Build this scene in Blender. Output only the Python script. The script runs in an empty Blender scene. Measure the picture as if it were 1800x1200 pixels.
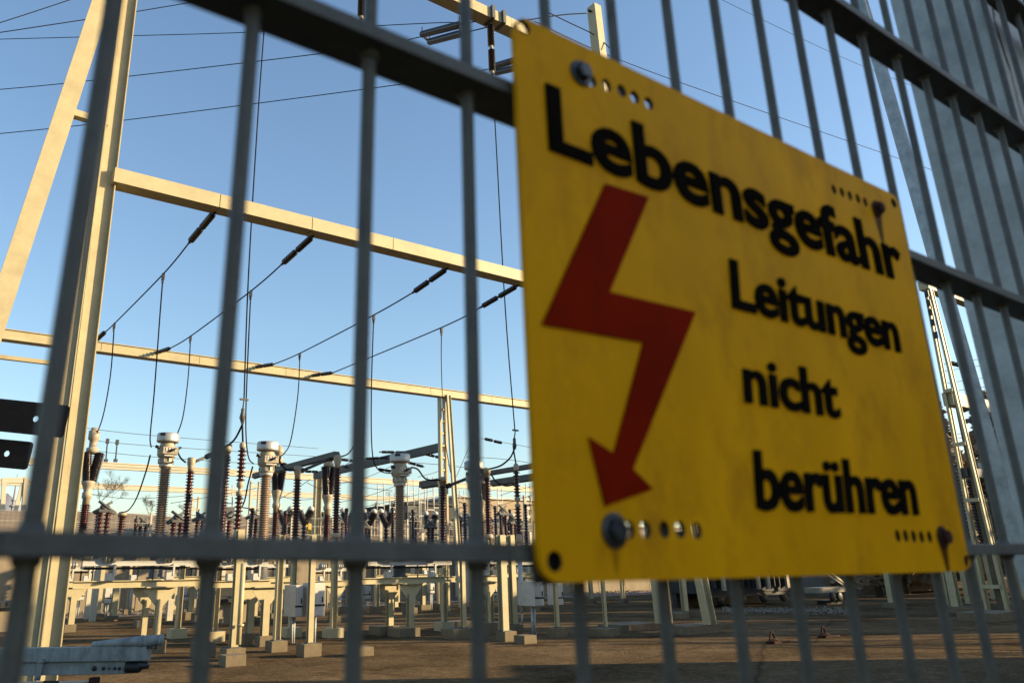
import bpy, bmesh, math, random
from mathutils import Vector, Matrix
random.seed(7)
C = bpy.context.scene.collection

# ------------------------------------------------------------------ camera
FPX, CX, CY = 1373.3, 773.3, 558.7          # focal length and optical centre in photo pixels (1800 x 1200)
PIT, ROL, YAW = [math.radians(a) for a in (17.705, -0.755, 34.652)]
EYE = 2.0
s_, c_ = math.sin(YAW), math.cos(YAW)
sp, cp = math.sin(PIT), math.cos(PIT)
sr, cr = math.sin(ROL), math.cos(ROL)
R0 = Vector((c_, -s_, 0)); F = Vector((cp*s_, cp*c_, sp)); U0 = Vector((-sp*s_, -sp*c_, cp))
CR = cr*R0 + sr*U0; CU = -sr*R0 + cr*U0
cam = bpy.data.cameras.new('camera'); camo = bpy.data.objects.new('camera', cam); C.objects.link(camo)
camo.matrix_world = Matrix(((CR.x, CU.x, -F.x, 0), (CR.y, CU.y, -F.y, 0), (CR.z, CU.z, -F.z, EYE), (0, 0, 0, 1)))
cam.sensor_width = 36; cam.lens = FPX/1800*36
cam.shift_x = (900-CX)/1800; cam.shift_y = -(600-CY)/1800
cam.clip_start = 0.01; cam.clip_end = 6000
cam.dof.use_dof = True; cam.dof.focus_distance = 24; cam.dof.aperture_fstop = 10.5
bpy.context.scene.camera = camo

# ------------------------------------------------------------------ light
SUN_AZ = Vector((0.835, -0.55, 0)).normalized()     # horizontal direction towards the sun
SUN_EL = math.radians(16)
w = bpy.data.worlds.new('World'); bpy.context.scene.world = w; w.use_nodes = True
nt = w.node_tree; nt.nodes.clear()
sky = nt.nodes.new('ShaderNodeTexSky'); sky.sky_type = 'NISHITA'; sky.sun_disc = False
sky.sun_elevation = SUN_EL; sky.sun_rotation = math.atan2(SUN_AZ.x, SUN_AZ.y)
sky.air_density = 1.2; sky.dust_density = 0.7; sky.ozone_density = 2.7
bg = nt.nodes.new('ShaderNodeBackground'); bg.inputs[1].default_value = 0.108
out = nt.nodes.new('ShaderNodeOutputWorld')
nt.links.new(sky.outputs[0], bg.inputs[0]); nt.links.new(bg.outputs[0], out.inputs[0])
sl = bpy.data.lights.new('sun', 'SUN'); sl.energy = 5.0; sl.angle = math.radians(0.5); sl.color = (1.0, 0.76, 0.44)
so = bpy.data.objects.new('sun', sl); C.objects.link(so)
sd = Vector((SUN_AZ.x*math.cos(SUN_EL), SUN_AZ.y*math.cos(SUN_EL), math.sin(SUN_EL)))
so.rotation_euler = sd.to_track_quat('Z', 'Y').to_euler(); so.location = (20, -20, 30)
vs = bpy.context.scene.view_settings
vs.view_transform = 'Standard'; vs.look = 'None'; vs.gamma = 1; vs.use_curve_mapping = False; vs.exposure = 1.24
bpy.context.scene.cycles.diffuse_bounces = 1; bpy.context.scene.cycles.max_bounces = 4

# ------------------------------------------------------------------ survey helpers: from a sight line to a place on the ground or on a vertical plane
CAMP = Vector((0, 0, EYE))
def ray(x, y): return F + CR*((x-CX)/FPX) + CU*((CY-y)/FPX)
def G(x, y, z=0.0):
    r = ray(x, y); return CAMP + r*((z-EYE)/r.z)
def atY(x, y, Y):
    r = ray(x, y); return CAMP + r*(Y/r.y)
def atd(x, y, d): return CAMP + ray(x, y)*d
def px(P):
    q = Vector(P)-CAMP; z = q.dot(F)
    return CX+FPX*q.dot(CR)/z, CY-FPX*q.dot(CU)/z, z
def up(P, y):
    lo, hi = -6.0, 90.0
    for _ in range(50):
        m = (lo+hi)/2
        if px((P[0], P[1], m))[1] > y: lo = m
        else: hi = m
    return lo
RH = Vector((c_, -s_, 0)); FH = Vector((s_, c_, 0))
def view(r, d, z=0): return RH*r + FH*d + Vector((0, 0, z))

# ------------------------------------------------------------------ materials
KCOL = 0.68
SHADE_SIDE = ('dull_galvanised_rod', 'galvanised_steel', 'yellow_sign_enamel', 'red_sign_paint', 'black_sign_paint', 'zinc_bolt', 'rust', 'dark_rusty_steel', 'far_wooded_hill')
def mat(name, col, rough=0.6, metal=0.0, var=0.18, scale=6.0, bump=0.0, bscale=40.0, stain=None, stain_amt=0.35, stain_scale=1.2, coat=0.0, stretch=None, spec=0.35):
    if name not in SHADE_SIDE: col = tuple(c*KCOL for c in col); stain = tuple(c*KCOL for c in stain) if stain else None
    m = bpy.data.materials.new(name); m.use_nodes = True
    n = m.node_tree.nodes; l = m.node_tree.links; b = n['Principled BSDF']
    b.inputs['Specular IOR Level'].default_value = spec; b.inputs['Roughness'].default_value = rough; b.inputs['Metallic'].default_value = metal
    if coat: b.inputs['Coat Weight'].default_value = coat; b.inputs['Coat Roughness'].default_value = 0.15
    tc = n.new('ShaderNodeTexCoord'); src = tc.outputs['Object']
    if stretch:
        mp = n.new('ShaderNodeMapping'); mp.inputs['Scale'].default_value = stretch; l.new(src, mp.inputs[0]); src = mp.outputs[0]
    nz = n.new('ShaderNodeTexNoise'); nz.inputs['Scale'].default_value = scale; nz.inputs['Detail'].default_value = 6; nz.inputs['Roughness'].default_value = 0.65
    l.new(src, nz.inputs['Vector'])
    rp = n.new('ShaderNodeValToRGB')
    rp.color_ramp.elements[0].position = 0.3; rp.color_ramp.elements[1].position = 0.72
    rp.color_ramp.elements[0].color = tuple(c*(1-var) for c in col)+(1,)
    rp.color_ramp.elements[1].color = tuple(min(1, c*(1+var)) for c in col)+(1,)
    l.new(nz.outputs[0], rp.inputs[0]); colout = rp.outputs[0]
    if stain:
        n2 = n.new('ShaderNodeTexNoise'); n2.inputs['Scale'].default_value = stain_scale; n2.inputs['Detail'].default_value = 8; n2.inputs['Roughness'].default_value = 0.7
        l.new(src, n2.inputs['Vector'])
        r2 = n.new('ShaderNodeValToRGB'); r2.color_ramp.elements[0].position = 0.5; r2.color_ramp.elements[1].position = 0.72
        r2.color_ramp.elements[0].color = (0, 0, 0, 1); r2.color_ramp.elements[1].color = (stain_amt,)*3+(1,)
        l.new(n2.outputs[0], r2.inputs[0])
        mx = n.new('ShaderNodeMix'); mx.data_type = 'RGBA'; mx.inputs['B'].default_value = tuple(stain)+(1,)
        l.new(r2.outputs[0], mx.inputs['Factor']); l.new(colout, mx.inputs['A']); colout = mx.outputs['Result']
    l.new(colout, b.inputs['Base Color'])
    r3 = n.new('ShaderNodeMapRange'); r3.inputs['To Min'].default_value = max(0.03, rough-0.1); r3.inputs['To Max'].default_value = min(1, rough+0.12)
    l.new(nz.outputs[0], r3.inputs[0]); l.new(r3.outputs[0], b.inputs['Roughness'])
    if bump:
        n3 = n.new('ShaderNodeTexNoise'); n3.inputs['Scale'].default_value = bscale; n3.inputs['Detail'].default_value = 5; l.new(src, n3.inputs['Vector'])
        bp = n.new('ShaderNodeBump'); bp.inputs['Strength'].default_value = bump; bp.inputs['Distance'].default_value = 0.02
        l.new(n3.outputs[0], bp.inputs['Height']); l.new(bp.outputs[0], b.inputs['Normal'])
    return m

M = {}
M['cream'] = mat('cream_steel_paint', (0.60, 0.515, 0.305), 0.5, 0, 0.11, 2.3, stain=(0.34, 0.27, 0.16), stain_amt=0.42, stain_scale=0.9)
M['shade_steel'] = mat('shade_brown_steel', (0.17, 0.135, 0.085), 0.8, 0, 0.15, 2)  # dark brown puts the shade between the mast legs into the colour
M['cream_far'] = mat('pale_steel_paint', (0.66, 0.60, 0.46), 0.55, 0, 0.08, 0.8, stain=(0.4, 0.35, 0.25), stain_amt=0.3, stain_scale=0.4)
M['greysteel'] = mat('grey_galvanised_beam', (0.115, 0.12, 0.118), 0.65, 0.1, 0.2, 3)
M['rod'] = mat('dull_galvanised_rod', (0.098, 0.092, 0.079), 0.6, 0.0, 0.22, 60, stain=(0.05, 0.042, 0.034), stain_amt=0.6, stain_scale=45, bump=0.12, bscale=350)
M['galv'] = mat('galvanised_steel', (0.37, 0.385, 0.375), 0.55, 0.15, 0.26, 22, bump=0.08, bscale=160, stain=(0.15, 0.15, 0.145), stain_amt=0.6, stain_scale=7)
M['galv_old'] = mat('weathered_galvanised_steel', (0.34, 0.37, 0.37), 0.6, 0.15, 0.3, 9, bump=0.1, bscale=70, stain=(0.12, 0.12, 0.11), stain_amt=0.75, stain_scale=5, stretch=(1.6, 1.6, 0.6))
M['rust'] = mat('rust', (0.036, 0.0095, 0.0045), 0.85, 0, 0.4, 40, bump=0.2, bscale=120)
M['brownsteel'] = mat('dark_rusty_steel', (0.03, 0.017, 0.011), 0.8, 0.1, 0.4, 12, bump=0.15, bscale=60, stretch=(1, 1, 6))
M['porc'] = mat('brown_glazed_porcelain', (0.062, 0.017, 0.014), 0.25, 0, 0.25, 5, coat=0.3)
M['porc_dark'] = mat('dark_glazed_porcelain', (0.022, 0.013, 0.013), 0.2, 0, 0.3, 5, coat=0.4)
M['porc_beige'] = mat('beige_glazed_porcelain', (0.30, 0.205, 0.14), 0.35, 0, 0.12, 4, coat=0.3, stain=(0.2, 0.14, 0.1), stain_amt=0.4, stain_scale=3)
M['beige'] = mat('beige_cast_housing', (0.50, 0.42, 0.30), 0.5, 0, 0.14, 5, stain=(0.25, 0.2, 0.13), stain_amt=0.4, stain_scale=4)
M['alu'] = mat('brushed_aluminium', (0.62, 0.61, 0.58), 0.5, 0.55, 0.1, 5)
M['white'] = mat('white_enamel', (0.68, 0.66, 0.60), 0.45, 0, 0.08, 3, stain=(0.4, 0.36, 0.28), stain_amt=0.4, stain_scale=2)
M['dark'] = mat('dark_fitting_steel', (0.05, 0.05, 0.052), 0.5, 0.5, 0.3, 8)
M['wire'] = mat('weathered_conductor', (0.02, 0.02, 0.022), 0.8, 0.0, 0.2, 9, spec=0.1)
M['wire_grey'] = mat('grey_conductor', (0.09, 0.095, 0.1), 0.8, 0.0, 0.2, 9, spec=0.1)
M['concrete'] = mat('weathered_footing_concrete', (0.235, 0.185, 0.115), 0.9, 0, 0.25, 5, bump=0.35, bscale=28, stain=(0.12, 0.1, 0.065), stain_amt=0.65, stain_scale=2.2)
M['wall'] = mat('board_marked_concrete', (0.33, 0.27, 0.185), 0.9, 0, 0.16, 3, bump=0.2, bscale=12, stain=(0.17, 0.135, 0.085), stain_amt=0.55, stain_scale=0.6, stretch=(1, 1, 0.35))
M['tanwall'] = mat('tan_facade_plaster', (0.46, 0.37, 0.25), 0.9, 0, 0.08, 0.8)
M['slate'] = mat('dark_grey_cladding', (0.035, 0.038, 0.04), 0.7, 0, 0.15, 0.6)
M['black'] = mat('black_sign_paint', (0.008, 0.0065, 0.005), 0.9, 0, 0.3, 60, spec=0.0)
M['red'] = mat('red_sign_paint', (0.20, 0.0095, 0.001), 0.7, 0, 0.22, 22, spec=0.02, stain=(0.12, 0.01, 0.002), stain_amt=0.6, stain_scale=30)
M['bolt'] = mat('zinc_bolt', (0.045, 0.05, 0.055), 0.35, 0.5, 0.25, 60)
M['gravel'] = mat('grey_brown_gravel', (0.25, 0.2, 0.15), 0.95, 0, 0.5, 3.5, bump=0.8, bscale=5)
M['stone'] = mat('ballast_stone', (0.28, 0.23, 0.18), 0.9, 0, 0.35, 2)
M['bark'] = mat('grey_brown_bark', (0.11, 0.085, 0.06), 0.95, 0, 0.3, 8)
M['bank'] = mat('dry_winter_grass', (0.34, 0.25, 0.15), 0.95, 0, 0.3, 0.5, stain=(0.18, 0.13, 0.075), stain_amt=0.7, stain_scale=0.12)
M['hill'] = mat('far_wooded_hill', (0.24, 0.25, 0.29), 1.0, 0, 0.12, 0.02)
M['yellowpaint'] = mat('yellow_sign_enamel_small', (0.72, 0.5, 0.03), 0.5, 0, 0.06, 4)
M['roof'] = mat('dark_rendered_building', (0.2, 0.18, 0.16), 0.9, 0, 0.2, 0.6)
M['mesh'] = mat('pale_fence_wire', (0.42, 0.40, 0.35), 0.6, 0.2, 0.1, 2)

def sign_material():
    m = mat('yellow_sign_enamel', (0.70, 0.305, 0.002), 0.55, 0, 0.16, 14, stain=(0.36, 0.13, 0.008), stain_amt=0.65, stain_scale=26, stretch=(1, 1, 0.55), spec=0.04)
    n = m.node_tree.nodes; l = m.node_tree.links; b = n['Principled BSDF']
    base = b.inputs['Base Color'].links[0].from_socket
    tc = n.new('ShaderNodeTexCoord'); sep = n.new('ShaderNodeSeparateXYZ'); l.new(tc.outputs['Object'], sep.inputs[0])
    nz = n.new('ShaderNodeTexNoise'); nz.inputs['Scale'].default_value = 160; l.new(tc.outputs['Object'], nz.inputs['Vector'])
    cur = base
    def math_(op, a, bb):
        k = n.new('ShaderNodeMath'); k.operation = op
        for i, v in enumerate((a, bb)):
            if isinstance(v, (int, float)): k.inputs[i].default_value = v
            else: l.new(v, k.inputs[i])
        return k.outputs[0]
    for (x, z, length, width, amt) in RUST_SPOTS:        # rust that has run down from the two corroded bolts
        dx = math_('ABSOLUTE', math_('SUBTRACT', sep.outputs[0], x), 0)
        dz = math_('SUBTRACT', z, sep.outputs[2])
        t = math_('DIVIDE', dz, length)
        inside = math_('MULTIPLY', math_('GREATER_THAN', t, -0.12), math_('LESS_THAN', t, 1))
        wid = math_('MULTIPLY', width, math_('SUBTRACT', 1.05, t))
        a = math_('SUBTRACT', 1, math_('DIVIDE', dx, wid))
        a = math_('MULTIPLY', math_('MAXIMUM', a, 0), inside)
        a = math_('MULTIPLY', a, math_('ADD', nz.outputs[0], 0.6))
        a = math_('MINIMUM', math_('MULTIPLY', a, amt), 0.92)
        mx = n.new('ShaderNodeMix'); mx.data_type = 'RGBA'; mx.inputs['B'].default_value = (0.03, 0.005, 0.001, 1)
        l.new(a, mx.inputs['Factor']); l.new(cur, mx.inputs['A']); cur = mx.outputs['Result']
    l.new(cur, b.inputs['Base Color'])
    return m

def ground_material():
    m = bpy.data.materials.new('worn_yard_asphalt'); m.use_nodes = True
    n = m.node_tree.nodes; l = m.node_tree.links; b = n['Principled BSDF']; b.inputs['Roughness'].default_value = 0.95; b.inputs['Specular IOR Level'].default_value = 0.0
    tc = n.new('ShaderNodeTexCoord')
    def noise(sc, det=6, rough=0.6):
        k = n.new('ShaderNodeTexNoise'); k.inputs['Scale'].default_value = sc; k.inputs['Detail'].default_value = det; k.inputs['Roughness'].default_value = rough
        l.new(tc.outputs['Object'], k.inputs['Vector']); return k.outputs[0]
    def ramp(src, p0, c0, p1, c1):
        k = n.new('ShaderNodeValToRGB'); k.color_ramp.elements[0].position = p0; k.color_ramp.elements[1].position = p1
        k.color_ramp.elements[0].color = c0+(1,); k.color_ramp.elements[1].color = c1+(1,); l.new(src, k.inputs[0]); return k.outputs[0]
    def mix(fac, a, bb, mode='MIX'):
        k = n.new('ShaderNodeMix'); k.data_type = 'RGBA'; k.blend_type = mode
        for nm, v in (('Factor', fac), ('A', a), ('B', bb)):
            if isinstance(v, (int, float)): k.inputs[nm].default_value = v
            elif isinstance(v, tuple): k.inputs[nm].default_value = v+(1,)
            else: l.new(v, k.inputs[nm])
        return k.outputs['Result']
    base = ramp(noise(0.35, 7, 0.65), 0.32, (0.066, 0.046, 0.027), 0.7, (0.190, 0.133, 0.075))
    patch = ramp(noise(0.11, 4), 0.52, (0, 0, 0), 0.6, (1, 1, 1))
    base = mix(patch, base, ramp(noise(2.0), 0.3, (0.12, 0.084, 0.049), 0.7, (0.205, 0.145, 0.084)))
    grain = ramp(noise(22, 3, 0.8), 0.35, (0.62, 0.62, 0.62), 0.66, (1.25, 1.25, 1.25))
    base = mix(1.0, base, grain, 'MULTIPLY')
    base = mix(1.0, base, ramp(noise(5.5, 5, 0.75), 0.3, (0.55, 0.55, 0.55), 0.7, (1.3, 1.3, 1.3)), 'MULTIPLY')
    base = mix(ramp(noise(0.5, 8, 0.7), 0.56, (0, 0, 0), 0.66, (0.65, 0.65, 0.65)), base, (0.045, 0.028, 0.014))
    vo = n.new('ShaderNodeTexVoronoi'); vo.inputs['Scale'].default_value = 2.6; l.new(tc.outputs['Object'], vo.inputs['Vector'])
    speck = ramp(vo.outputs['Distance'], 0.0, (1, 1, 1), 0.045, (0, 0, 0))
    base = mix(speck, base, (0.3, 0.25, 0.19))
    vc = n.new('ShaderNodeTexVoronoi'); vc.feature = 'DISTANCE_TO_EDGE'; vc.inputs['Scale'].default_value = 0.16; vc.inputs['Randomness'].default_value = 1
    wn = n.new('ShaderNodeMix'); wn.data_type = 'RGBA'; wn.inputs['Factor'].default_value = 0.12
    nn = n.new('ShaderNodeTexNoise'); nn.inputs['Scale'].default_value = 0.8; l.new(tc.outputs['Object'], nn.inputs['Vector'])
    l.new(tc.outputs['Object'], wn.inputs['A']); l.new(nn.outputs['Color'], wn.inputs['B']); l.new(wn.outputs['Result'], vc.inputs['Vector'])
    crack = ramp(vc.outputs['Distance'], 0.0, (0.8, 0.8, 0.8), 0.006, (0, 0, 0))
    base = mix(crack, base, (0.05, 0.038, 0.026))
    l.new(base, b.inputs['Base Color'])
    bp = n.new('ShaderNodeBump'); bp.inputs['Strength'].default_value = 1.0; bp.inputs['Distance'].default_value = 0.02
    l.new(noise(14, 4, 0.75), bp.inputs['Height']); l.new(bp.outputs[0], b.inputs['Normal'])
    return m

# ------------------------------------------------------------------ mesh collector
class MB:
    def __init__(s): s.v = []; s.f = []; s.sm = []
    def add(s, vs, fs, smooth=False):
        o = len(s.v); s.v += [Vector(p) for p in vs]; s.f += [tuple(i+o for i in f) for f in fs]; s.sm += [smooth]*len(fs); return s
    def box(s, c, size, rz=0.0):
        c = Vector(c); hx, hy, hz = [a/2 for a in size]; co, si = math.cos(rz), math.sin(rz)
        vs = [c+Vector((co*x-si*y, si*x+co*y, z)) for z in (-hz, hz) for x, y in ((-hx, -hy), (hx, -hy), (hx, hy), (-hx, hy))]
        return s.add(vs, [(3, 2, 1, 0), (4, 5, 6, 7), (0, 1, 5, 4), (1, 2, 6, 5), (2, 3, 7, 6), (3, 0, 4, 7)])
    def bar(s, a, b, w, h, upv=(0, 0, 1)):
        a = Vector(a); b = Vector(b); d = (b-a).normalized(); upv = Vector(upv)
        if abs(d.dot(upv)) > 0.97: upv = Vector((0, 1, 0))
        x = d.cross(upv).normalized(); z = x.cross(d)
        vs = [p+x*(i*w/2)+z*(j*h/2) for p in (a, b) for i, j in ((-1, -1), (1, -1), (1, 1), (-1, 1))]
        return s.add(vs, [(3, 2, 1, 0), (4, 5, 6, 7), (0, 1, 5, 4), (1, 2, 6, 5), (2, 3, 7, 6), (3, 0, 4, 7)])
    def tube(s, pts, r, n=8):
        pts = [Vector(p) for p in pts]; rr = r if isinstance(r, (list, tuple)) else [r]*len(pts)
        vs = []; fs = []; prev = None
        for i, p in enumerate(pts):
            d = (pts[min(i+1, len(pts)-1)]-pts[max(i-1, 0)]).normalized()
            if prev is None: x = d.cross(Vector((0, 0, 1)) if abs(d.z) < 0.9 else Vector((1, 0, 0))).normalized()
            else: x = (prev-d*prev.dot(d)).normalized()
            prev = x; y = d.cross(x)
            vs += [p+(x*math.cos(2*math.pi*k/n)+y*math.sin(2*math.pi*k/n))*rr[i] for k in range(n)]
        for i in range(len(pts)-1):
            for k in range(n):
                a = i*n+k; b = i*n+(k+1) % n; fs.append((a, b, b+n, a+n))
        s.add(vs, fs, True)
        e = len(s.v)-len(pts)*n
        s.f.append(tuple(e+k for k in reversed(range(n)))); s.f.append(tuple(e+(len(pts)-1)*n+k for k in range(n))); s.sm += [False, False]
        return s
    def lathe(s, prof, base, axis=(0, 0, 1), n=16, smooth=True):
        base = Vector(base); ax = Vector(axis).normalized()
        x = ax.cross(Vector((0, 0, 1)) if abs(ax.z) < 0.9 else Vector((1, 0, 0))).normalized(); y = ax.cross(x)
        vs = []; fs = []
        for r, t in prof: vs += [base+ax*t+(x*math.cos(2*math.pi*k/n)+y*math.sin(2*math.pi*k/n))*max(r, 1e-4) for k in range(n)]
        for i in range(len(prof)-1):
            for k in range(n):
                a = i*n+k; b = i*n+(k+1) % n; fs.append((a, b, b+n, a+n))
        fs.append(tuple(reversed(range(n)))); fs.append(tuple((len(prof)-1)*n+k for k in range(n)))
        return s.add(vs, fs, smooth)
    def prism(s, poly, t):                 # poly: 3D points of one face, t: extrusion vector
        k = len(poly); p = [Vector(q) for q in poly]; t = Vector(t)
        return s.add(p+[q+t for q in p], [tuple(reversed(range(k))), tuple(range(k, 2*k))]+[(i, (i+1) % k, (i+1) % k+k, i+k) for i in range(k)])
    def hsec(s, a, b, w, depth, web=(1, 0, 0), tw=0.02, tf=0.025):
        """H-section between a and b: the web lies along `web`, flanges close its two ends"""
        a = Vector(a); b = Vector(b); d = (b-a).normalized(); wv = Vector(web); wv = (wv-d*wv.dot(d)).normalized(); dv = d.cross(wv)
        s.slab(a, b, wv, dv, w-2*tf, tw)
        for sg in (-1, 1): s.slab(a+wv*sg*(w/2-tf/2), b+wv*sg*(w/2-tf/2), wv, dv, tf, depth)
        return s
    def slab(s, a, b, u, v, wu, wv):
        vs = [p+u*(i*wu/2)+v*(j*wv/2) for p in (Vector(a), Vector(b)) for i, j in ((-1, -1), (1, -1), (1, 1), (-1, 1))]
        return s.add(vs, [(3, 2, 1, 0), (4, 5, 6, 7), (0, 1, 5, 4), (1, 2, 6, 5), (2, 3, 7, 6), (3, 0, 4, 7)])
    def build(s, name, m, parent=None, bevel=0.0):
        me = bpy.data.meshes.new(name); org = Vector((0, 0, 0)); p = parent
        while p is not None: org += p.location; p = p.parent
        loc = Vector((0, 0, 0))
        if parent is None and s.v:
            lo = Vector([min(q[i] for q in s.v) for i in range(3)]); hi = Vector([max(q[i] for q in s.v) for i in range(3)])
            loc = Vector(((lo.x+hi.x)/2, (lo.y+hi.y)/2, lo.z))
        me.from_pydata([tuple(q-org-loc) for q in s.v], [], s.f); me.polygons.foreach_set('use_smooth', s.sm)
        bm = bmesh.new(); bm.from_mesh(me); bmesh.ops.recalc_face_normals(bm, faces=bm.faces)
        if bevel: bmesh.ops.bevel(bm, geom=list(bm.edges), offset=bevel, segments=2, affect='EDGES', profile=0.6)
        bm.to_mesh(me); bm.free()
        me.materials.append(m if not isinstance(m, str) else M[m]); me.update()
        o = bpy.data.objects.new(name, me); C.objects.link(o); o.location = loc
        if parent is not None: o.parent = parent
        return o

def tag(o, label, cat, group=None):
    o['label'] = label; o['category'] = cat
    if group: o['group'] = group
    return o
def kind(o, k='structure'): o['kind'] = k; return o
def thing(name, label, cat, loc, group=None):
    o = bpy.data.objects.new(name, None); C.objects.link(o); o.location = loc; o.empty_display_size = 0.2
    return tag(o, label, cat, group)
def dup(root, loc, label, group=None, scale=None):
    r = root.copy(); C.objects.link(r); r.location = loc; r['label'] = label
    if group: r['group'] = group
    if scale: r.scale = scale
    for ch in list(root.children):
        k = ch.copy(); C.objects.link(k); k.parent = r
        for g in list(ch.children):
            q = g.copy(); C.objects.link(q); q.parent = k
    return r
def smoothpts(pts, sub=6):
    p = [Vector(q) for q in pts]
    if len(p) < 3: return p
    o = []
    for i in range(len(p)-1):
        a = p[max(i-1, 0)]; b = p[i]; c = p[i+1]; d = p[min(i+2, len(p)-1)]
        for k in range(sub):
            t = k/sub
            o.append(0.5*((2*b)+(c-a)*t+(2*a-5*b+4*c-d)*t*t+(3*b-a-3*c+d)*t**3))
    o.append(p[-1]); return o
def sheds(z0, z1, n, rc, rs, r_end=None):
    pr = [(rc, z0)]; p = (z1-z0)/n
    for i in range(n):
        z = z0+p*i; pr += [(rc, z+p*0.12), (rs, z+p*0.3), (rs, z+p*0.4), (rc, z+p*0.72)]
    return pr+[(rc, z1)]

# ================================================================== SETTING
gm = ground_material()
g = MB(); g.add([(-900, -900, 0), (2600, -900, 0), (2600, 2600, 0), (-900, 2600, 0)], [(0, 1, 2, 3)])
kind(g.build('ground', gm))
# long straight retaining wall at the back of the yard, higher ground behind
WA = Vector((4.0, 46.0, 0)); WB = Vector((34.0, 46.0, 0))
wd = (WB-WA).normalized(); wn = Vector((-wd.y, wd.x, 0))
WH = 3.4
gs = MB(); a = WA-wn*5.5-wd*30; b = WB-wn*5.5+wd*80
gs.add([a+Vector((0, 0, 0.004)), b+Vector((0, 0, 0.004)), b+wn*5.5+Vector((0, 0, 0.004)), a+wn*5.5+Vector((0, 0, 0.004))], [(0, 1, 2, 3)])
kind(gs.build('gravel_strip', 'gravel'))
wl = thing('concrete_wall', 'long tan concrete retaining wall closing off the back of the yard', 'wall', WA)
k = MB(); n_pan = 46
for i in range(n_pan):
    a = WA-wd*30+wd*(i*2.9); b = a+wd*2.86
    k.prism([a, b, b+wn*0.4, a+wn*0.4], (0, 0, WH-0.12+random.uniform(-0.01, 0.01)))
k.build('wall_panel', 'wall', wl)
k = MB(); a = WA-wd*30-wn*0.06; k.prism([a+Vector((0, 0, WH-0.1)), a+wd*134+Vector((0, 0, WH-0.1)), a+wd*134+wn*0.5+Vector((0, 0, WH-0.1)), a+wn*0.5+Vector((0, 0, WH-0.1))], (0, 0, 0.12))
k.build('coping', 'concrete', wl)
# bank of dry grass above the wall, then low hills
k = MB(); nx, ny = 70, 14; vs = []; fs = []
for j in range(ny):
    for i in range(nx):
        q = WA-wd*60+wd*(i*3.4)+wn*(0.42+j*6.0)
        vs.append(q+Vector((0, 0, WH-0.25+4.7*(1-math.exp(-j*0.28))+0.5*math.sin(i*0.55+j)*min(1, j*0.3)+random.uniform(-0.25, 0.25)*min(1, j*0.5))))
for j in range(ny-1):
    for i in range(nx-1): a = j*nx+i; fs.append((a, a+1, a+nx+1, a+nx))
k.add(vs, fs, True); kind(k.build('grass_bank', 'bank'))
k = MB(); vs = []; fs = []
for i in range(81):
    ang = math.radians(-30+i*1.0); d = 1500
    hgt = 55+88*math.exp(-((i-36.0)/1.5)**2)+4*math.sin(i*0.7)+3*math.sin(i*1.9)
    p = Vector((math.sin(ang)*d, math.cos(ang)*d, 0)); vs += [p, p*1.1+Vector((0, 0, hgt)), p*1.5+Vector((0, 0, hgt*0.6))]
for i in range(80):
    a = i*3; fs += [(a, a+3, a+4, a+1), (a+1, a+4, a+5, a+2)]
k.add(vs, fs, True); kind(k.build('far_hill', 'hill'))
k = MB(); a = G(1140, 1127); b = G(1815, 1143); k.bar(a+Vector((0, 0, .004)), b+Vector((0, 0, .004)), 0.05, 0.012); kind(k.build('ground_joint', 'brownsteel'))

# ================================================================== NEAR: wire mesh fence, sign, posts
FD = 0.241; PITCH = 0.0500
fence = thing('mesh_fence_panel', 'dark grey galvanised bar mesh fence in front of the switchyard', 'fence', (0.2, FD, 0))
X0 = 0.1340*FD; PX = 0.2075*FD
meas = {0: ((200, 0), (28, 1110)), 1: ((446, 20), (353, 1160)), 2: ((652, 0), (620, 1190)), 3: ((817.5, 0), (842, 1190)), 4: ((956, 0), (1027, 1200)), 5: ((1072, 0), (1181, 1200)),
        6: ((1170, 0), (1313, 1200)), 7: ((1254, 0), (1424, 1200)), 8: ((1328, 0), (1520, 1200)), 9: ((1392, 0), (1607, 1200)), 10: ((1450, 10), (1683, 1200)), 11: ((1505, 20), (1747, 1200))}
for i in range(-2, 27):
    if i in meas:
        (xa, ya), (xb, yb) = meas[i]; a = atY(xa, ya, FD); b = atY(xb, yb, FD); d = (a-b)/(a.z-b.z)
        a = a+d*(2.85-a.z); b = b+d*(1.25-b.z); b.z = max(b.z, 0.03)
    else:
        a = Vector((X0+PX*i+0.0012, FD, 2.85)); b = Vector((X0+PX*i+0.0012, FD, 1.25))
    k = MB(); k.tube([b, a], 0.0029, 12); k.build('vertical_rod', 'rod', fence)
def RODX(i, z):
    if i in meas:
        (xa, ya), (xb, yb) = meas[i]; a = atY(xa, ya, FD); b = atY(xb, yb, FD); return a.x+(b.x-a.x)*(z-a.z)/(b.z-a.z)
    return X0+PX*i+0.0012
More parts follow.
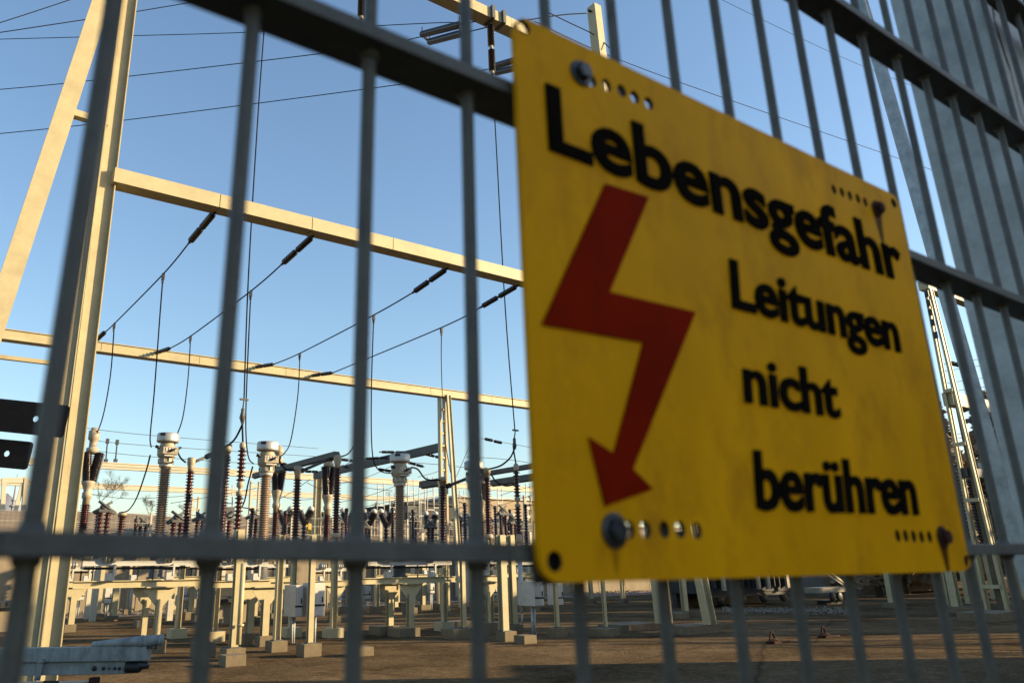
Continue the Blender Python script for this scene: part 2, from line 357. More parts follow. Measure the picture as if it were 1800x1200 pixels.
def hrod(pts):
    for yf in (FD,):
        k = MB(); rows = []
        for (X, z) in pts: rows.append((X, z))
        for (p, q) in zip(rows[:-1], rows[1:]):
            k.bar((p[0], yf, p[1]), (q[0], yf, q[1]), 0.0222, 0.0068)
        o = k.build('horizontal_bar', 'rod', fence, bevel=0.0007)
        k = MB(); wr = random.Random(int(rows[0][1]*1000))
        for i in range(-2, 27):
            X = RODX(i, rows[0][1])
            z = rows[0][1] if len(rows) < 3 else rows[0][1]+0
            for (pa, qa) in zip(rows[:-1], rows[1:]):
                if pa[0] <= X <= qa[0]: z = pa[1]+(qa[1]-pa[1])*(X-pa[0])/(qa[0]-pa[0])
            for sg in (-1, 1):
                r_ = wr.uniform(0.0040, 0.0052); k.lathe([(r_, 0.0028), (r_*.95, 0.0039), (0.0036, 0.0039+wr.uniform(.0012, .0022)), (0.0028, 0.0062)], (X+wr.uniform(-.0004, .0004), FD+wr.uniform(-.001, .001), z), (0, 0, sg), 10)
        w2 = k.build('weld_tmp', 'rod', fence); bm = bmesh.new(); bm.from_mesh(o.data); bm.from_mesh(w2.data); bm.to_mesh(o.data); bm.free(); bpy.data.objects.remove(w2)
def railz(pix): 
    o = []
    for (x, y) in pix:
        p = atY(x, y, FD-0.0115); o.append((p.x, p.z))
    return o
r0 = railz([(0, 953), (450, 964), (900, 971), (1350, 972), (1790, 964)])
r0 = [(-0.2, r0[0][1]-0.0008)]+r0+[(1.6, r0[-1][1])]
hrod(r0)
p1 = [atY(x, y, FD-0.0115) for x, y in ((500, 11), (665, 46), (820, 113), (890, 144))]
z1 = sum(p.z for p in p1)/4
hrod([(-0.2, z1), (1.6, z1)]); hrod([(-0.2, z1+0.2), (1.6, z1+0.2)]); hrod([(-0.2, z1+0.4), (1.6, z1+0.4)]); hrod([(-0.2, r0[0][1]-0.2), (1.6, r0[0][1]-0.2)])

# --- warning sign: flat enamelled plate bolted to the mesh
SY = FD-0.0165                      # its front face
def S(x, y): return atY(x, y, SY)
RUST_SPOTS = []
for (x, y, L, wdt, amt) in ((1541, 372, 0.030, 0.0075, 1.7), (1656, 948, 0.026, 0.0075, 1.5), (1079, 940, 0.016, 0.006, 0.5)):
    p = S(x, y); RUST_SPOTS.append([p.x, p.z, L, wdt, amt])
corners = [S(903, 22), S(1579, 346), S(1707, 1003), S(950, 1025)]
sroot = thing('warning_sign', 'yellow metal danger sign with black lettering and red arrow bolted to the mesh fence', 'sign', (corners[3].x, SY, corners[3].z))
RUST_SPOTS = [[q[0]-sroot.location.x, q[1]-sroot.location.z]+q[2:] for q in RUST_SPOTS]
def curve_to_mesh(splines, extrude, name, m, parent, y_front):
    cu = bpy.data.curves.new(name, 'CURVE'); cu.dimensions = '2D'; cu.fill_mode = 'BOTH'; cu.extrude = extrude/2
    for pts in splines:
        sp_ = cu.splines.new('POLY'); sp_.points.add(len(pts)-1); sp_.use_cyclic_u = True
        for i, (x, z) in enumerate(pts): sp_.points[i].co = (x, z, 0, 1)
    return flat_to_mesh(cu, name, m, parent, y_front, extrude, lambda x, z: (x, z))
def flat_to_mesh(cu, name, m, parent, y_front, extrude, fn):
    o = bpy.data.objects.new('tmp', cu); C.objects.link(o)
    dg = bpy.context.evaluated_depsgraph_get(); dg.update()
    me = bpy.data.meshes.new_from_object(o.evaluated_get(dg)); bpy.data.objects.remove(o); me.name = name
    org = parent.location
    for v in me.vertices:
        x, z = fn(v.co.x, v.co.y); v.co = (x-org.x, y_front+extrude/2-v.co.z-org.y, z-org.z)
    me.materials.clear(); me.materials.append(M[m] if isinstance(m, str) else m)
    bm = bmesh.new(); bm.from_mesh(me); bmesh.ops.recalc_face_normals(bm, faces=bm.faces); bm.to_mesh(me); bm.free()
    q = bpy.data.objects.new(name, me); C.objects.link(q); q.parent = parent
    return q
def circ(x, y, rx, rz=None, n=18):
    p = S(x, y); rz = rz or rx
    return [(p.x+rx*math.cos(2*math.pi*i/n), p.z+rz*math.sin(2*math.pi*i/n)) for i in range(n)]
outline = []
for i in range(4):
    P0 = corners[i-1]; P1 = corners[i]; P2 = corners[(i+1) % 4]; rr = 0.011
    a = P1+(P0-P1).normalized()*rr; b = P1+(P2-P1).normalized()*rr
    for t in range(7):
        t /= 6; q = a*(1-t)**2+P1*2*t*(1-t)+b*t*t; outline.append((q.x, q.z))
holes = [circ(921, 48, 0.0038), circ(975, 986, 0.0038), circ(1571, 357, 0.0036), circ(1700, 986, 0.0036)]
for (x, y) in [(1040, 142), (1066, 150), (1093, 160), (1116, 171), (1141, 182), (1106, 930), (1135, 930), (1168, 930), (1196, 930), (1225, 932)]: holes.append(circ(x, y, 0.0032, 0.0036))
for (x, y) in [(1466, 333), (1480, 338), (1494, 344), (1508, 349), (1521, 355), (1578, 941), (1592, 941), (1606, 942), (1620, 943), (1634, 943)]: holes.append(circ(x, y, 0.0027, 0.0034))
signm = sign_material()
plate = curve_to_mesh([outline]+holes, 0.0028, 'plate', signm, sroot, SY)
plate.data.materials.append(M['brownsteel'])
HC = [(sum(q[0] for q in h)/len(h)-sroot.location.x, sum(q[1] for q in h)/len(h)-sroot.location.z) for h in holes]
for pg in plate.data.polygons:                 # darker steel on the walls of the punched holes
    if abs(pg.normal.y) < 0.5 and any((pg.center.x-hx)**2+(pg.center.z-hz)**2 < 0.0052**2 for hx, hz in HC): pg.material_index = 1
# lightning arrow, raised
arrow = [S(*q) for q in [(1062, 324), (1138, 348), (1069, 514), (1220, 549), (1110, 824), (1145, 859), (1062, 889), (1033, 769), (1077, 797), (1129, 602), (951, 571)]]
curve_to_mesh([[(p.x, p.z) for p in arrow]], 0.0012, 'lightning_arrow', 'red', sroot, SY-0.0011)
k = MB()
# lettering: raised black letters
def word(txt, bl, br, tl, cap=None, name='lettering'):
    cu = bpy.data.curves.new(name, 'FONT'); cu.body = txt; cu.size = 1.0; cu.extrude = 0.0007; cu.offset = 0.025; cu.space_character = 1.0; cu.resolution_u = 4
    o = bpy.data.objects.new('tmp', cu); C.objects.link(o); dg = bpy.context.evaluated_depsgraph_get(); dg.update()
    ev = o.evaluated_get(dg); me = ev.to_mesh(); xs = [v.co.x for v in me.vertices]; x0, x1 = min(xs), max(xs); ev.to_mesh_clear()
    bpy.data.objects.remove(o)
    cu2 = bpy.data.curves.new(name, 'FONT'); cu2.body = 'L'; cu2.offset = 0.025; o = bpy.data.objects.new('tmp', cu2); C.objects.link(o); dg = bpy.context.evaluated_depsgraph_get(); dg.update()
    ev = o.evaluated_get(dg); me = ev.to_mesh(); zs = [v.co.y for v in me.vertices]; z0, z1 = min(zs), max(zs); ev.to_mesh_clear(); bpy.data.objects.remove(o)
    BL, BR, TL = S(*bl), S(*br), S(*tl); ex = (BR-BL)/(x1-x0); ez = (TL-BL)/((z1-z0)*(cap or 1.0))
    fn = lambda x, z: ((BL+ex*(x-x0)+ez*(z-z0)).x, (BL+ex*(x-x0)+ez*(z-z0)).z)
    return flat_to_mesh(cu, name, 'black', sroot, SY-0.0013, 0.0014, fn)
word('Lebensgefahr', (964, 264), (1590, 498), (957, 147))
word('Leitungen', (1286, 541), (1582, 620), (1280, 455))
word('nicht', (1308, 707), (1476, 736), (1303, 640), 0.77)
word('berühren', (1329, 896), (1613, 905), (1322, 790))
# bolts
for (x, y, m, r) in [(1020, 130, 'bolt', 0.0054), (1079, 932, 'bolt', 0.0056), (1541, 367, 'rust', 0.0046), (1656, 943, 'rust', 0.0050)]:
    p = S(x, y); q = MB()
    q.lathe([(r*1.25, 0), (r*1.25, 0.0009), (r*1.1, 0.0012)], p, (0, -1, 0), 20)
    q.lathe([(r*0.86, 0.001), (r*0.86, 0.0036), (r*0.72, 0.0044), (0.0003, 0.0045)], p, (0, -1, 0), 6, False)
    q.lathe([(0.003, 0), (0.003, 0.02)], p, (0, 1, 0), 10)
    q.build('bolt', m, sroot)
for (x, y, w_) in ((1497, 346, 0.052), (1612, 942, 0.052), (982, 986, 0.013)):  # last strip is added only to darken the lower left corner hole
    p = S(x, y); q = MB(); q.box((p.x, SY+0.0062, p.z), (w_, 0.003, 0.016)); q.build('clamp_strip', 'dark', sroot)

# --- galvanised gate post at the right, its gate leaf profile and a raking tube behind the mesh
PY = FD+0.021
PXL = 0.958
pt = thing('gate_post', 'broad rust-streaked galvanised steel post close behind the mesh at the right', 'post', (PXL+0.06, PY, 0))
LEAN = 0.035
def plx(z): return PXL+(2.45-z)*LEAN
k = MB(); k.slab(Vector((plx(0)+0.06, PY+0.046, 0)), Vector((plx(3.5)+0.06, PY+0.046, 3.5)), Vector((1, 0, 0)), Vector((0, 1, 0)), 0.12, 0.092); k.build('square_tube', 'galv', pt, bevel=0.004)
k = MB()
rr = random.Random(3); zz0 = 2.75; pts = []
for i in range(30): pts.append((plx(zz0-i*0.012)+0.030+0.003*math.sin(i*0.8)+rr.uniform(-.002, .002), zz0-i*0.012, rr.uniform(0.0008, 0.004)*(1-i/34)))
for (x0, z0a, w0), (x1, z1a, w1) in zip(pts[:-1], pts[1:]): k.add([(x0-w0, PY-0.0006, z0a), (x0+w0, PY-0.0006, z0a), (x1+w1, PY-0.0006, z1a), (x1-w1, PY-0.0006, z1a)], [(0, 1, 2, 3)])
k.build('rust_run', 'rust', pt)
k = MB(); k.box((plx(0)+0.06, PY+0.046, 0.01), (0.28, 0.26, 0.02)); k.build('foot_plate', 'galv', pt)
k = MB()
ta = atY(1525, 40, 1.35); tb = atY(1764, 868, 1.22); tdv = (tb-ta).normalized()
tl = tb+tdv*((tb.z-0.02)/-tdv.z); tu = ta-tdv*0.8
k.tube([tl, tu], 0.026, 24); k.lathe([(0.028, 0), (0.028, 0.06), (0.03, 0.06), (0.03, 0.1)], tl, tu-tl, 20)
tag(k.build('brace_tube', 'galv'), 'raking galvanised round tube leaning behind the mesh left of the broad post', 'brace')

# ================================================================== galvanised tow bar of a parked trailer, lower left
tb_ = thing('trailer_drawbar', 'galvanised trailer drawbar with bellows and clamp tube in the lower left corner', 'trailer', atd(0, 1150, 7.5)*1.0)
tb_.location.z = 0
TD = 7.5
A0 = atd(-330, 1148, TD); A1 = atd(260, 1148, TD); ux = (A1-A0); ux.z = 0; ux.normalize(); uy = Vector((-ux.y, ux.x, 0))
A0.z = A1.z
B1 = atd(221, 1173, TD); B0 = A0.copy(); B0.z = B1.z
k = MB(); k.bar(A0+uy*0.05, A1+uy*0.05, 0.1, 0.128); k.build('upper_tube', 'galv_old', tb_, bevel=0.008)
k = MB(); k.bar(B0+uy*0.05, B1+uy*0.05, 0.1, 0.112); k.build('lower_tube', 'galv_old', tb_, bevel=0.008)
def on(x, y, off=0.0): p = atd(x, y, TD); t = (p-A0).dot(ux); q = A0+ux*t; q.z = p.z; return q-uy*off
k = MB(); k.bar(on(75, 1157, 0.012), on(73, 1193, 0.012), 0.012, 0.055, ux); 
for (x, y) in ((77, 1161), (73, 1188)): k.lathe([(0.02, 0), (0.02, 0.014), (0.012, 0.02)], on(x, y, 0.016), -uy, 8)
k.build('link_plate', 'galv_old', tb_)
k = MB()
for x, r in ((169, 0.024), (185, 0.018), (195, 0.01), (205, 0.015), (213, 0.017)): k.lathe([(r, 0), (r, 0.003)], on(x, 1173, 0.0), -uy, 14)
k.build('bolt_hole', 'dark', tb_)
k = MB(); p0 = on(221, 1172, -0.05); k.lathe([(0.05, 0), (0.05, 0.01)]+[(0.045+0.012*(i % 2), 0.015+i*0.011) for i in range(11)]+[(0.045, 0.14)], p0, ux, 20); k.build('bellows', 'dark', tb_)
k = MB(); p0 = on(241, 1169, -0.05); k.lathe([(0.036, 0), (0.04, 0.01), (0.04, 0.05), (0.035, 0.06), (0.035, 0.09), (0.03, 0.105), (0.005, 0.108)], p0, ux, 20); k.build('coupling', 'bolt', tb_)
k = MB(); c0 = on(158, 1134, -0.04); c1 = on(278, 1125, -0.02)
k.tube([c0, c0.lerp(c1, .55), c1], [0.03, 0.048, 0.05], 20)
for t in (.72, .79): k.tube([c0.lerp(c1, t), c0.lerp(c1, t+.03)], 0.057, 20)
k.lathe([(0.055, 0), (0.055, 0.02)], c1, ux, 20); k.build('clamp_tube', 'galv_old', tb_)
for x in (259, 265, 272):
    q = MB(); q.lathe([(0.012, 0), (0.012, 0.03)], on(x, 1136, 0.0)+Vector((0, 0, -.02)), (0, 0, 1), 8); q.build('nut', 'bolt', tb_)
k = MB(); p = on(168, 1193, 0.0); k.box(p+uy*0.05-Vector((0, 0, 0.15)), (0.075, 0.08, 0.34), math.atan2(ux.y, ux.x)); k.build('red_bracket', 'rust', tb_)
k = MB(); p = on(60, 1205, -0.06); k.box(p-Vector((0, 0, 0.08)), (1.0, 0.3, 0.22), math.atan2(ux.y, ux.x)); k.build('toolbox', 'beige', tb_)
k = MB(); p = on(105, 1196, 0.1); k.box(p, (0.14, 0.02, 0.05), math.atan2(ux.y, ux.x)); k.build('slot', 'dark', tb_)
k = MB(); p = A0+ux*0.4; k.box((p.x, p.y, 0.55), (0.3, 0.1, 1.1), math.atan2(ux.y, ux.x)); k.box((p.x, p.y, 0.03), (0.5, 0.4, 0.06)); k.build('stand', 'galv_old', tb_)

# two dark rusty beams on a rack at the left edge
rk = None
def rusty(p0, p1, hz, label, hole):
    k = MB(); a = atd(*p0, 4.0); b = atd(*p1, 4.0); a.z += 0.0
    d = (b-a).normalized(); a2 = a-d*1.3
    n = d.cross(Vector((0, 0, 1))).normalized(); upv = n.cross(d)
    prof = []
    r = 0.016
    poly = [a2-upv*hz/2, b-upv*hz/2-d*r, b-upv*(hz/2-r*0.3)-d*r*0.3, b-upv*(hz/2-r), b+upv*(hz/2-r), b+upv*(hz/2-r*0.3)-d*r*0.3, b+upv*hz/2-d*r, a2+upv*hz/2]
    base = Vector((0, 0, 0))
    # face with a real hole, through a small curve
    cu = bpy.data.curves.new('rusty', 'CURVE'); cu.dimensions = '2D'; cu.fill_mode = 'BOTH'; cu.extrude = 0.006
    hp = atd(*hole, 4.0); hx = (hp-b).dot(d); hzz = (hp-b).dot(upv)
    for pts in ([((q-b).dot(d), (q-b).dot(upv)) for q in poly], [(hx+0.016*math.cos(t*math.pi/8), hzz+0.016*math.sin(t*math.pi/8)) for t in range(16)]):
        s2 = cu.splines.new('POLY'); s2.points.add(len(pts)-1); s2.use_cyclic_u = True
        for i, (x, z) in enumerate(pts): s2.points[i].co = (x, z, 0, 1)
    o = bpy.data.objects.new('tmp', cu); C.objects.link(o); dg = bpy.context.evaluated_depsgraph_get(); dg.update()
    me = bpy.data.meshes.new_from_object(o.evaluated_get(dg)); bpy.data.objects.remove(o)
    for v in me.vertices: v.co = d*v.co.x+upv*v.co.y+n*v.co.z
    me.materials.clear(); me.materials.append(M['brownsteel']); me.name = 'rusty_beam'
    q = bpy.data.objects.new('rusty_beam', me); C.objects.link(q); q.location = b
    return tag(q, label, 'steel beam', 'rusty beams at the left edge')
rusty((0, 729), (117, 741), 0.165, 'dark rusty steel plate beam, the upper and longer one at the left edge', (63, 736))
rusty((0, 796), (53, 801), 0.142, 'dark rusty steel plate beam, the lower and shorter one at the left edge with a round hole', (12, 797))
k = MB(); p = atd(-160, 760, 4.0); k.box((p.x, p.y+0.07, p.z/2+0.2), (0.12, 0.1, p.z+0.4)); k.box((p.x, p.y+0.07, 0.02), (0.4, 0.4, 0.04))
tag(k.build('rack_post', 'brownsteel'), 'upright carrying the two rusty beams just outside the left edge', 'post')

# ================================================================== NEAR GANTRY (plane through the left column and the middle A-frame)
YG = 17.72
gan = thing('steel_gantry', 'tall cream steel gantry nearest the fence with a column and crossbeams', 'gantry', (3.07, YG, 0))
def colx(x, y): return atY(x, y, YG)
k = MB(); k.hsec((2.995, YG, 0), (2.83, YG, 22.5), 0.37, 0.26, tf=0.022); k.build('column', 'cream', gan)
k = MB(); k.hsec((2.625, YG-0.1, 0), (2.56, YG-0.1, 22.5), 0.27, 0.15, tf=0.02); k.build('column', 'cream', gan)
for z in (2.85, 4.9, 6.7, 8.6, 10.6, 12.4, 14.4, 16.8):
    k = MB(); k.box((2.785-z*0.004, YG+0.07, z), (0.11, 0.06, 0.5)); k.build('batten', 'cream', gan)
sa = colx(179, 0); sb = colx(47, 400); sdv = (sb-sa).normalized(); s0 = sa-sdv*6.5; s1 = sb+sdv*((sb.z)/-sdv.z)
k = MB(); k.bar(s0, s1, 0.26, 0.40, (1, 0, 0)); 
k.build('raking_leg', 'cream', gan)
a = colx(125, 199); b = colx(190, 213); k = MB(); k.bar((a.x, YG, a.z), (b.x, YG, a.z-0.02), 0.2, 0.16); k.build('tie', 'cream', gan)
for zc in (10.72,):
    k = MB(); x = 3.02
    while x < 30:
        k.box((x+1.25, YG, zc), (2.48, 0.46, 0.36)); k.box((x+1.25, YG, zc), (2.5, 0.4, 0.3)); x += 2.5
    k.build('crossbeam', 'cream', gan)
MX = G(1130, 1107).x
k = MB(); zt = 20.25; x = 3.3
while x < MX+14:
    k.box((x+1.5, YG, zt), (2.99, 0.5, 0.40)); x += 3.0
k.build('top_crossbeam', 'cream', gan)
for (x, y) in ((857, 22), (876, 32)):
    p = colx(x, y); k = MB(); k.box((p.x, YG-0.1, zt+0.02), (0.12, 0.5, 0.52)); k.build('clamp', 'greysteel', gan)
zt2 = up((MX, YG), 12)
MXt = colx(1048, 60).x; zt2 = up((MXt, YG), 13)
k = MB(); k.slab(Vector((MX, YG, 0.25)), Vector((MXt, YG, zt2)), Vector((1, 0, 0)), Vector((0, 1, 0)), 0.36, 0.42); k.build('middle_column', 'cream', gan)
fi = G(1250, 1112)
k = MB(); k.hsec((fi.x, fi.y, 0.25), (MX, YG-0.3, 12.5), 0.34, 0.26, tf=0.03); k.build('raking_leg', 'cream', gan)
k = MB(); k.lathe([(0.05, 0), (0.05, 0.12)], (MXt-0.2, YG, zt2-0.3), (-1, 0, 0), 8); k.build('shackle', 'dark', gan)

def strain(p0, p1, label, r=0.09, group='strain insulators on the crossbeams', cap0=0.0):
    """two brown long-rod insulators in line between two points"""
    p0 = Vector(p0); p1 = Vector(p1); t = thing('strain_insulator', label, 'insulator', p0, group)
    d = p1-p0; L = d.length
    for a, b in ((0.08, 0.49), (0.56, 0.94)):
        k = MB(); k.lathe(sheds(0, L*(b-a), 11, r*0.62, r), p0+d*a, d, 10); k.build('shed_stack', 'porc_dark', t)
    k = MB()
    for a, b in ((0.0, 0.09), (0.485, 0.565), (0.935, 1.02)): k.tube([p0+d*a, p0+d*b], r*0.42, 8)
    k.build('fitting', 'dark', t); return t

# four conductors between the near and the second crossbeam
YL = 32.95
cond = [((378, 367), (333, 426), (170, 597), 'first'), ((551, 406), (496, 464), (268, 622), 'second'), ((787, 464), (726, 514), (443, 646), 'third'), ((911, 494), (845, 540), (541, 661), 'fourth')]
ordn = {'first': 'nearest the left column', 'second': 'second from the left column', 'third': 'third from the left column', 'fourth': 'farthest from the left column'}
CONDL = []
for (a, b, e, nm) in cond:
    A = atY(*a, YG+0.1); Xc = A.x; A.z = 10.53
    def onX(q):
        r = ray(*q); return CAMP+r*(Xc/r.x)
    Bp = onX(b); E = onX(e)
    e2 = onX({'first': (184, 584), 'second': (299, 612), 'third': (481, 640), 'fourth': (585, 655)}[nm])
    lk = MB(); lk.tube([Vector((Xc, YL-0.2, E.z-0.15)), E], 0.03, 6); tag(lk.build('insulator_link', 'greysteel'), 'short link tying the insulator to the lower crossbeam, '+ordn[nm], 'link', 'insulator links')
    strain(A, Bp, 'dark two-piece insulator on the upper crossbeam, '+ordn[nm])
    strain(E, e2, 'dark two-piece insulator at the lower crossbeam, '+ordn[nm], 0.085)
    CL = {'first': [(287, 483), (201, 570)], 'second': [(441, 513), (335, 592)], 'third': [(657, 555), (527, 622)], 'fourth': [(776, 577)]}[nm]
    k = MB(); k.tube(smoothpts([Bp]+[onX(q)+Vector((0, 0, 0.03)) for q in CL]+[e2], 8), 0.022, 6); tag(k.build('conductor', 'wire'), 'taut conductor between the two crossbeams, '+ordn[nm], 'cable', 'conductors between the crossbeams')
    CONDL.append((Bp, e2))
def on_cond(i, q):
    r = ray(*q); Xc = CONDL[i][0].x; return CAMP+r*(Xc/r.x)

# vertical long insulators and double strings hanging from the top crossbeam
def hang(x, y0, y1, label, Y):
    p = atY(x, y0, Y); b = atY(x+3, y1, Y); b.x = p.x; t = thing('suspension_insulator', label, 'insulator', b, 'hanging insulators of the top crossbeam')
    L = p.z-b.z
    for a, c in ((0.03, 0.46), (0.54, 0.97)):
        k = MB(); k.lathe(sheds(0, L*(c-a), 13, 0.075, 0.125), b+Vector((0, 0, L*a)), (0, 0, 1), 12); k.build('shed_stack', 'porc_dark', t)
    k = MB()
    for a, c in ((-0.03, 0.03), (0.46, 0.54), (0.97, 1.05)): k.tube([b+Vector((0, 0, L*a)), b+Vector((0, 0, L*c))], 0.065, 10)
    k.build('fitting', 'beige', t); return b
h1 = hang(862, 42, 128, 'dark vertical insulator hanging below the top crossbeam left of the sign corner', YG)
h2 = hang(637, -55, 34, 'dark vertical insulator cut by the top edge of the picture', YG)
def double_string(a0, a1, b0, b1, label):
    t = thing('double_insulator_string', label, 'insulator', atY(*a0, YG-1.5), 'double insulator strings at the top crossbeam')
    for (p, q) in ((a0, a1), (b0, b1)):
        P = atY(*p, YG+4.2); Q = atY(*q, YG+1.2); d = Q-P; k = MB(); k.lathe(sheds(0, d.length, 22, 0.09, 0.14), P, d, 10); k.build('shed_stack', 'porc_dark', t)
    k = MB(); P0, Q0, P1, Q1 = atY(*a0, YG+4.2), atY(*b0, YG+4.2), atY(*a1, YG+1.2), atY(*b1, YG+1.2)
    k.bar(P0, Q0, 0.06, 0.1); k.bar(P1, Q1, 0.06, 0.1); k.build('yoke', 'dark', t)
    k = MB()
    for P in (P0, Q0, P1, Q1): k.tube([P, P+Vector((0, 0, 0.35))], 0.02, 6)
    k.build('arcing_horn', 'dark', t)
double_string((742, 61), (808, 44), (755, 74), (812, 59), 'pair of dark insulators strung left of the vertical insulator under the top crossbeam')
double_string((865, 118), (934, 98), (872, 128), (938, 112), 'pair of dark insulators strung just left of the sign edge')
def cable(pts, r, label, name='overhead_wire', cat='wire', group=None, m='wire', sub=6):
    k = MB(); P = []
    for q in pts: P.append(q if isinstance(q, Vector) else atY(*q))
    k.tube(smoothpts(P, sub), r, 6); return tag(k.build(name, m), label, cat, group)
cable([(808, 44, YG+1.2), (836, 38, YG)], 0.02, 'short link from the insulator pair to the top crossbeam', 'link_wire')
cable([(812, 59, YG+1.2), (858, 48, YG)], 0.02, 'short lower link from the insulator pair to the top crossbeam', 'link_wire')
FW = 'thin far wires behind the apparatus'
OW = 'overhead wires crossing the sky'
cable([(-30, 50, 27), (60, 21, 27), (150, -9, 27)], 0.016, 'steepest overhead wire in the top left corner', group=OW)
cable([(-30, 62, 27), (155, 34, 26), (238, 21, 26), (400, -6, 25)], 0.016, 'overhead wire second from the top at the upper left', group=OW)
cable([(-30, 70, 40), (240, 63, 35), (440, 57, 30), (735, 42, YG+5), (800, 40, YG+2)], 0.018, 'almost level overhead wire ending at the insulator pair', group=OW)
cable([(-30, 160, 40), (150, 143, 37), (600, 90, 26), (745, 64, YG+4.2)], 0.02, 'overhead wire rising to the left insulator pair', group=OW)
cable([(-30, 238, 40), (215, 212, 36), (730, 145, 25), (866, 120, YG+4.2)], 0.02, 'lowest overhead wire of the upper left sky', group=OW)
cable([(1250, -9, 20), (1480, 101, 20), (1640, 165, 20), (1700, 186, 20)], 0.013, 'upper sloping wire right of the sign', group=OW)
cable([(940, 38, 19), (1080, 102, 19), (1300, 182, 19), (1645, 301, 19), (1720, 325, 19)], 0.016, 'lower sloping wire right of the sign', group=OW)
cable([(900, 40, YG), (985, 27, YG), (1031, 24, YG)], 0.022, 'short stay wire to the head of the middle column', 'stay_wire')
cable([(965, 23, YG), (1000, 40, YG), (1045, 62, YG), (1072, 85, YG-0.4)], 0.02, 'slack jumper behind the head of the middle column', 'jumper_wire')

# long vertical droppers
DR = 'dropper cables'
arr2 = G(410, 1138); arr3 = G(916, 1120)
cable([(470, -20, 19.5), (455, 180, 19.8), (437, 480, 20.2), (429, 700, 20.4)], 0.02, 'long vertical dropper above the left surge arrester', 'dropper_cable', 'cable', DR)
cable([h1, (872, 250, 18.2), (888, 540, 19), (905, 755, 19.6)], 0.02, 'long vertical dropper beside the left edge of the sign', 'dropper_cable', 'cable', DR)
cable([on_cond(0, (287, 483)), (283, 530, 22.6), (271, 690, 24.3), (264, 765, 25.0), (266, 786, 25.1)], 0.02, 'dropper to the left side of the leftmost current transformer', 'dropper_cable', 'cable', DR)
cable([on_cond(0, (201, 570)), (194, 660, 31), (180, 735, 32), (163, 776, 32.5)], 0.022, 'dropper curving to the breaker head beside the left column', 'dropper_cable', 'cable', DR)
cable([on_cond(1, (335, 592)), (331, 660, 29), (322, 730, 27), (309, 770, 25.3), (305, 790, 25)], 0.02, 'dropper curving to the right side of the leftmost current transformer', 'dropper_cable', 'cable', DR)
cable([on_cond(1, (441, 513)), (436, 620, 22), (432, 740, 23), (436, 800, 23.4), (446, 815, 23.5)], 0.02, 'dropper hooking into the left side of the second current transformer', 'dropper_cable', 'cable', DR)
cable([on_cond(2, (527, 622)), (524, 690, 27), (512, 770, 25.5), (500, 796, 24.5), (488, 802, 23.8)], 0.02, 'dropper curving to the right side of the second current transformer', 'dropper_cable', 'cable', DR)
cable([on_cond(2, (657, 555)), (653, 680, 22), (654, 790, 22.3), (665, 825, 22.4), (690, 832, 22.4)], 0.02, 'dropper hooking into the left side of the third current transformer', 'dropper_cable', 'cable', DR)
cable([on_cond(3, (776, 577)), (776, 650, 28), (781, 760, 28), (792, 830, 28)], 0.018, 'dropper in front of the second gantry post', 'dropper_cable', 'cable', DR)
for i, q in ((0, (287, 483)), (0, (201, 570)), (1, (335, 592)), (1, (441, 513)), (2, (527, 622)), (2, (657, 555)), (3, (776, 577))):
    P = on_cond(i, q); k = MB(); k.box(P-Vector((0, 0, 0.06)), (0.07, 0.1, 0.2)); k.box(P-Vector((0, 0, 0.2)), (0.05, 0.07, 0.12))
    lab = ['upper clamp on the conductor nearest the left column', 'lower clamp on the conductor nearest the left column', 'lower clamp on the second conductor', 'upper clamp on the second conductor', 'lower clamp on the third conductor', 'upper clamp on the third conductor', 'clamp on the fourth conductor'][[(287, 483), (201, 570), (335, 592), (441, 513), (527, 622), (657, 555), (776, 577)].index(q)]
    tag(k.build('conductor_clamp', 'dark'), lab, 'clamp', 'conductor clamps')

# ================================================================== SECOND GANTRY (Y = 30.5)
ZL = (atY(165, 607, YL).z+atY(780, 694, YL).z)/2
g2 = thing('steel_gantry', 'second cream gantry further back with a lower-looking crossbeam and slotted post', 'gantry', (21.5, YL, 0))
k = MB(); x = -10.0
while x < 48: k.box((x+2.0, YL, ZL), (3.98, 0.4, 0.42)); k.box((x+2.0, YL, ZL), (4.0, 0.36, 0.36)); k.box((x+2.0, YL, ZL+0.19), (4.0, 0.5, 0.03)); k.box((x+2.0, YL, ZL-0.19), (4.0, 0.5, 0.03)); x += 4.0
k.build('crossbeam', 'cream', g2)
k = MB(); x = -10.0; a = atY(40, 632, YL+2); k.box((1.6, YL+2, a.z), (8.6, 0.2, 0.16)); k.build('tie', 'cream', g2)
def post_x(x, y, Y): return atY(x, y, Y).x
PXc = post_x(780, 800, YL)
k = MB()
for dx in (-0.22, 0.12): k.box((PXc+dx, YL, ZL/2), (0.1, 0.24, ZL+0.2))
for i in range(16): k.box((PXc-0.05, YL, 0.5+i*0.62), (0.28, 0.16, 0.1))
k.build('slotted_post', 'cream', g2)
a = atY(788, 694, YL-0.25); b = atY(804, 945, YL-1.6)
k = MB(); k.hsec(a, b+(b-a).normalized()*((b.z-0.25)/-(b-a).normalized().z), 0.24, 0.14, tf=0.02); k.build('raking_leg', 'cream', g2)
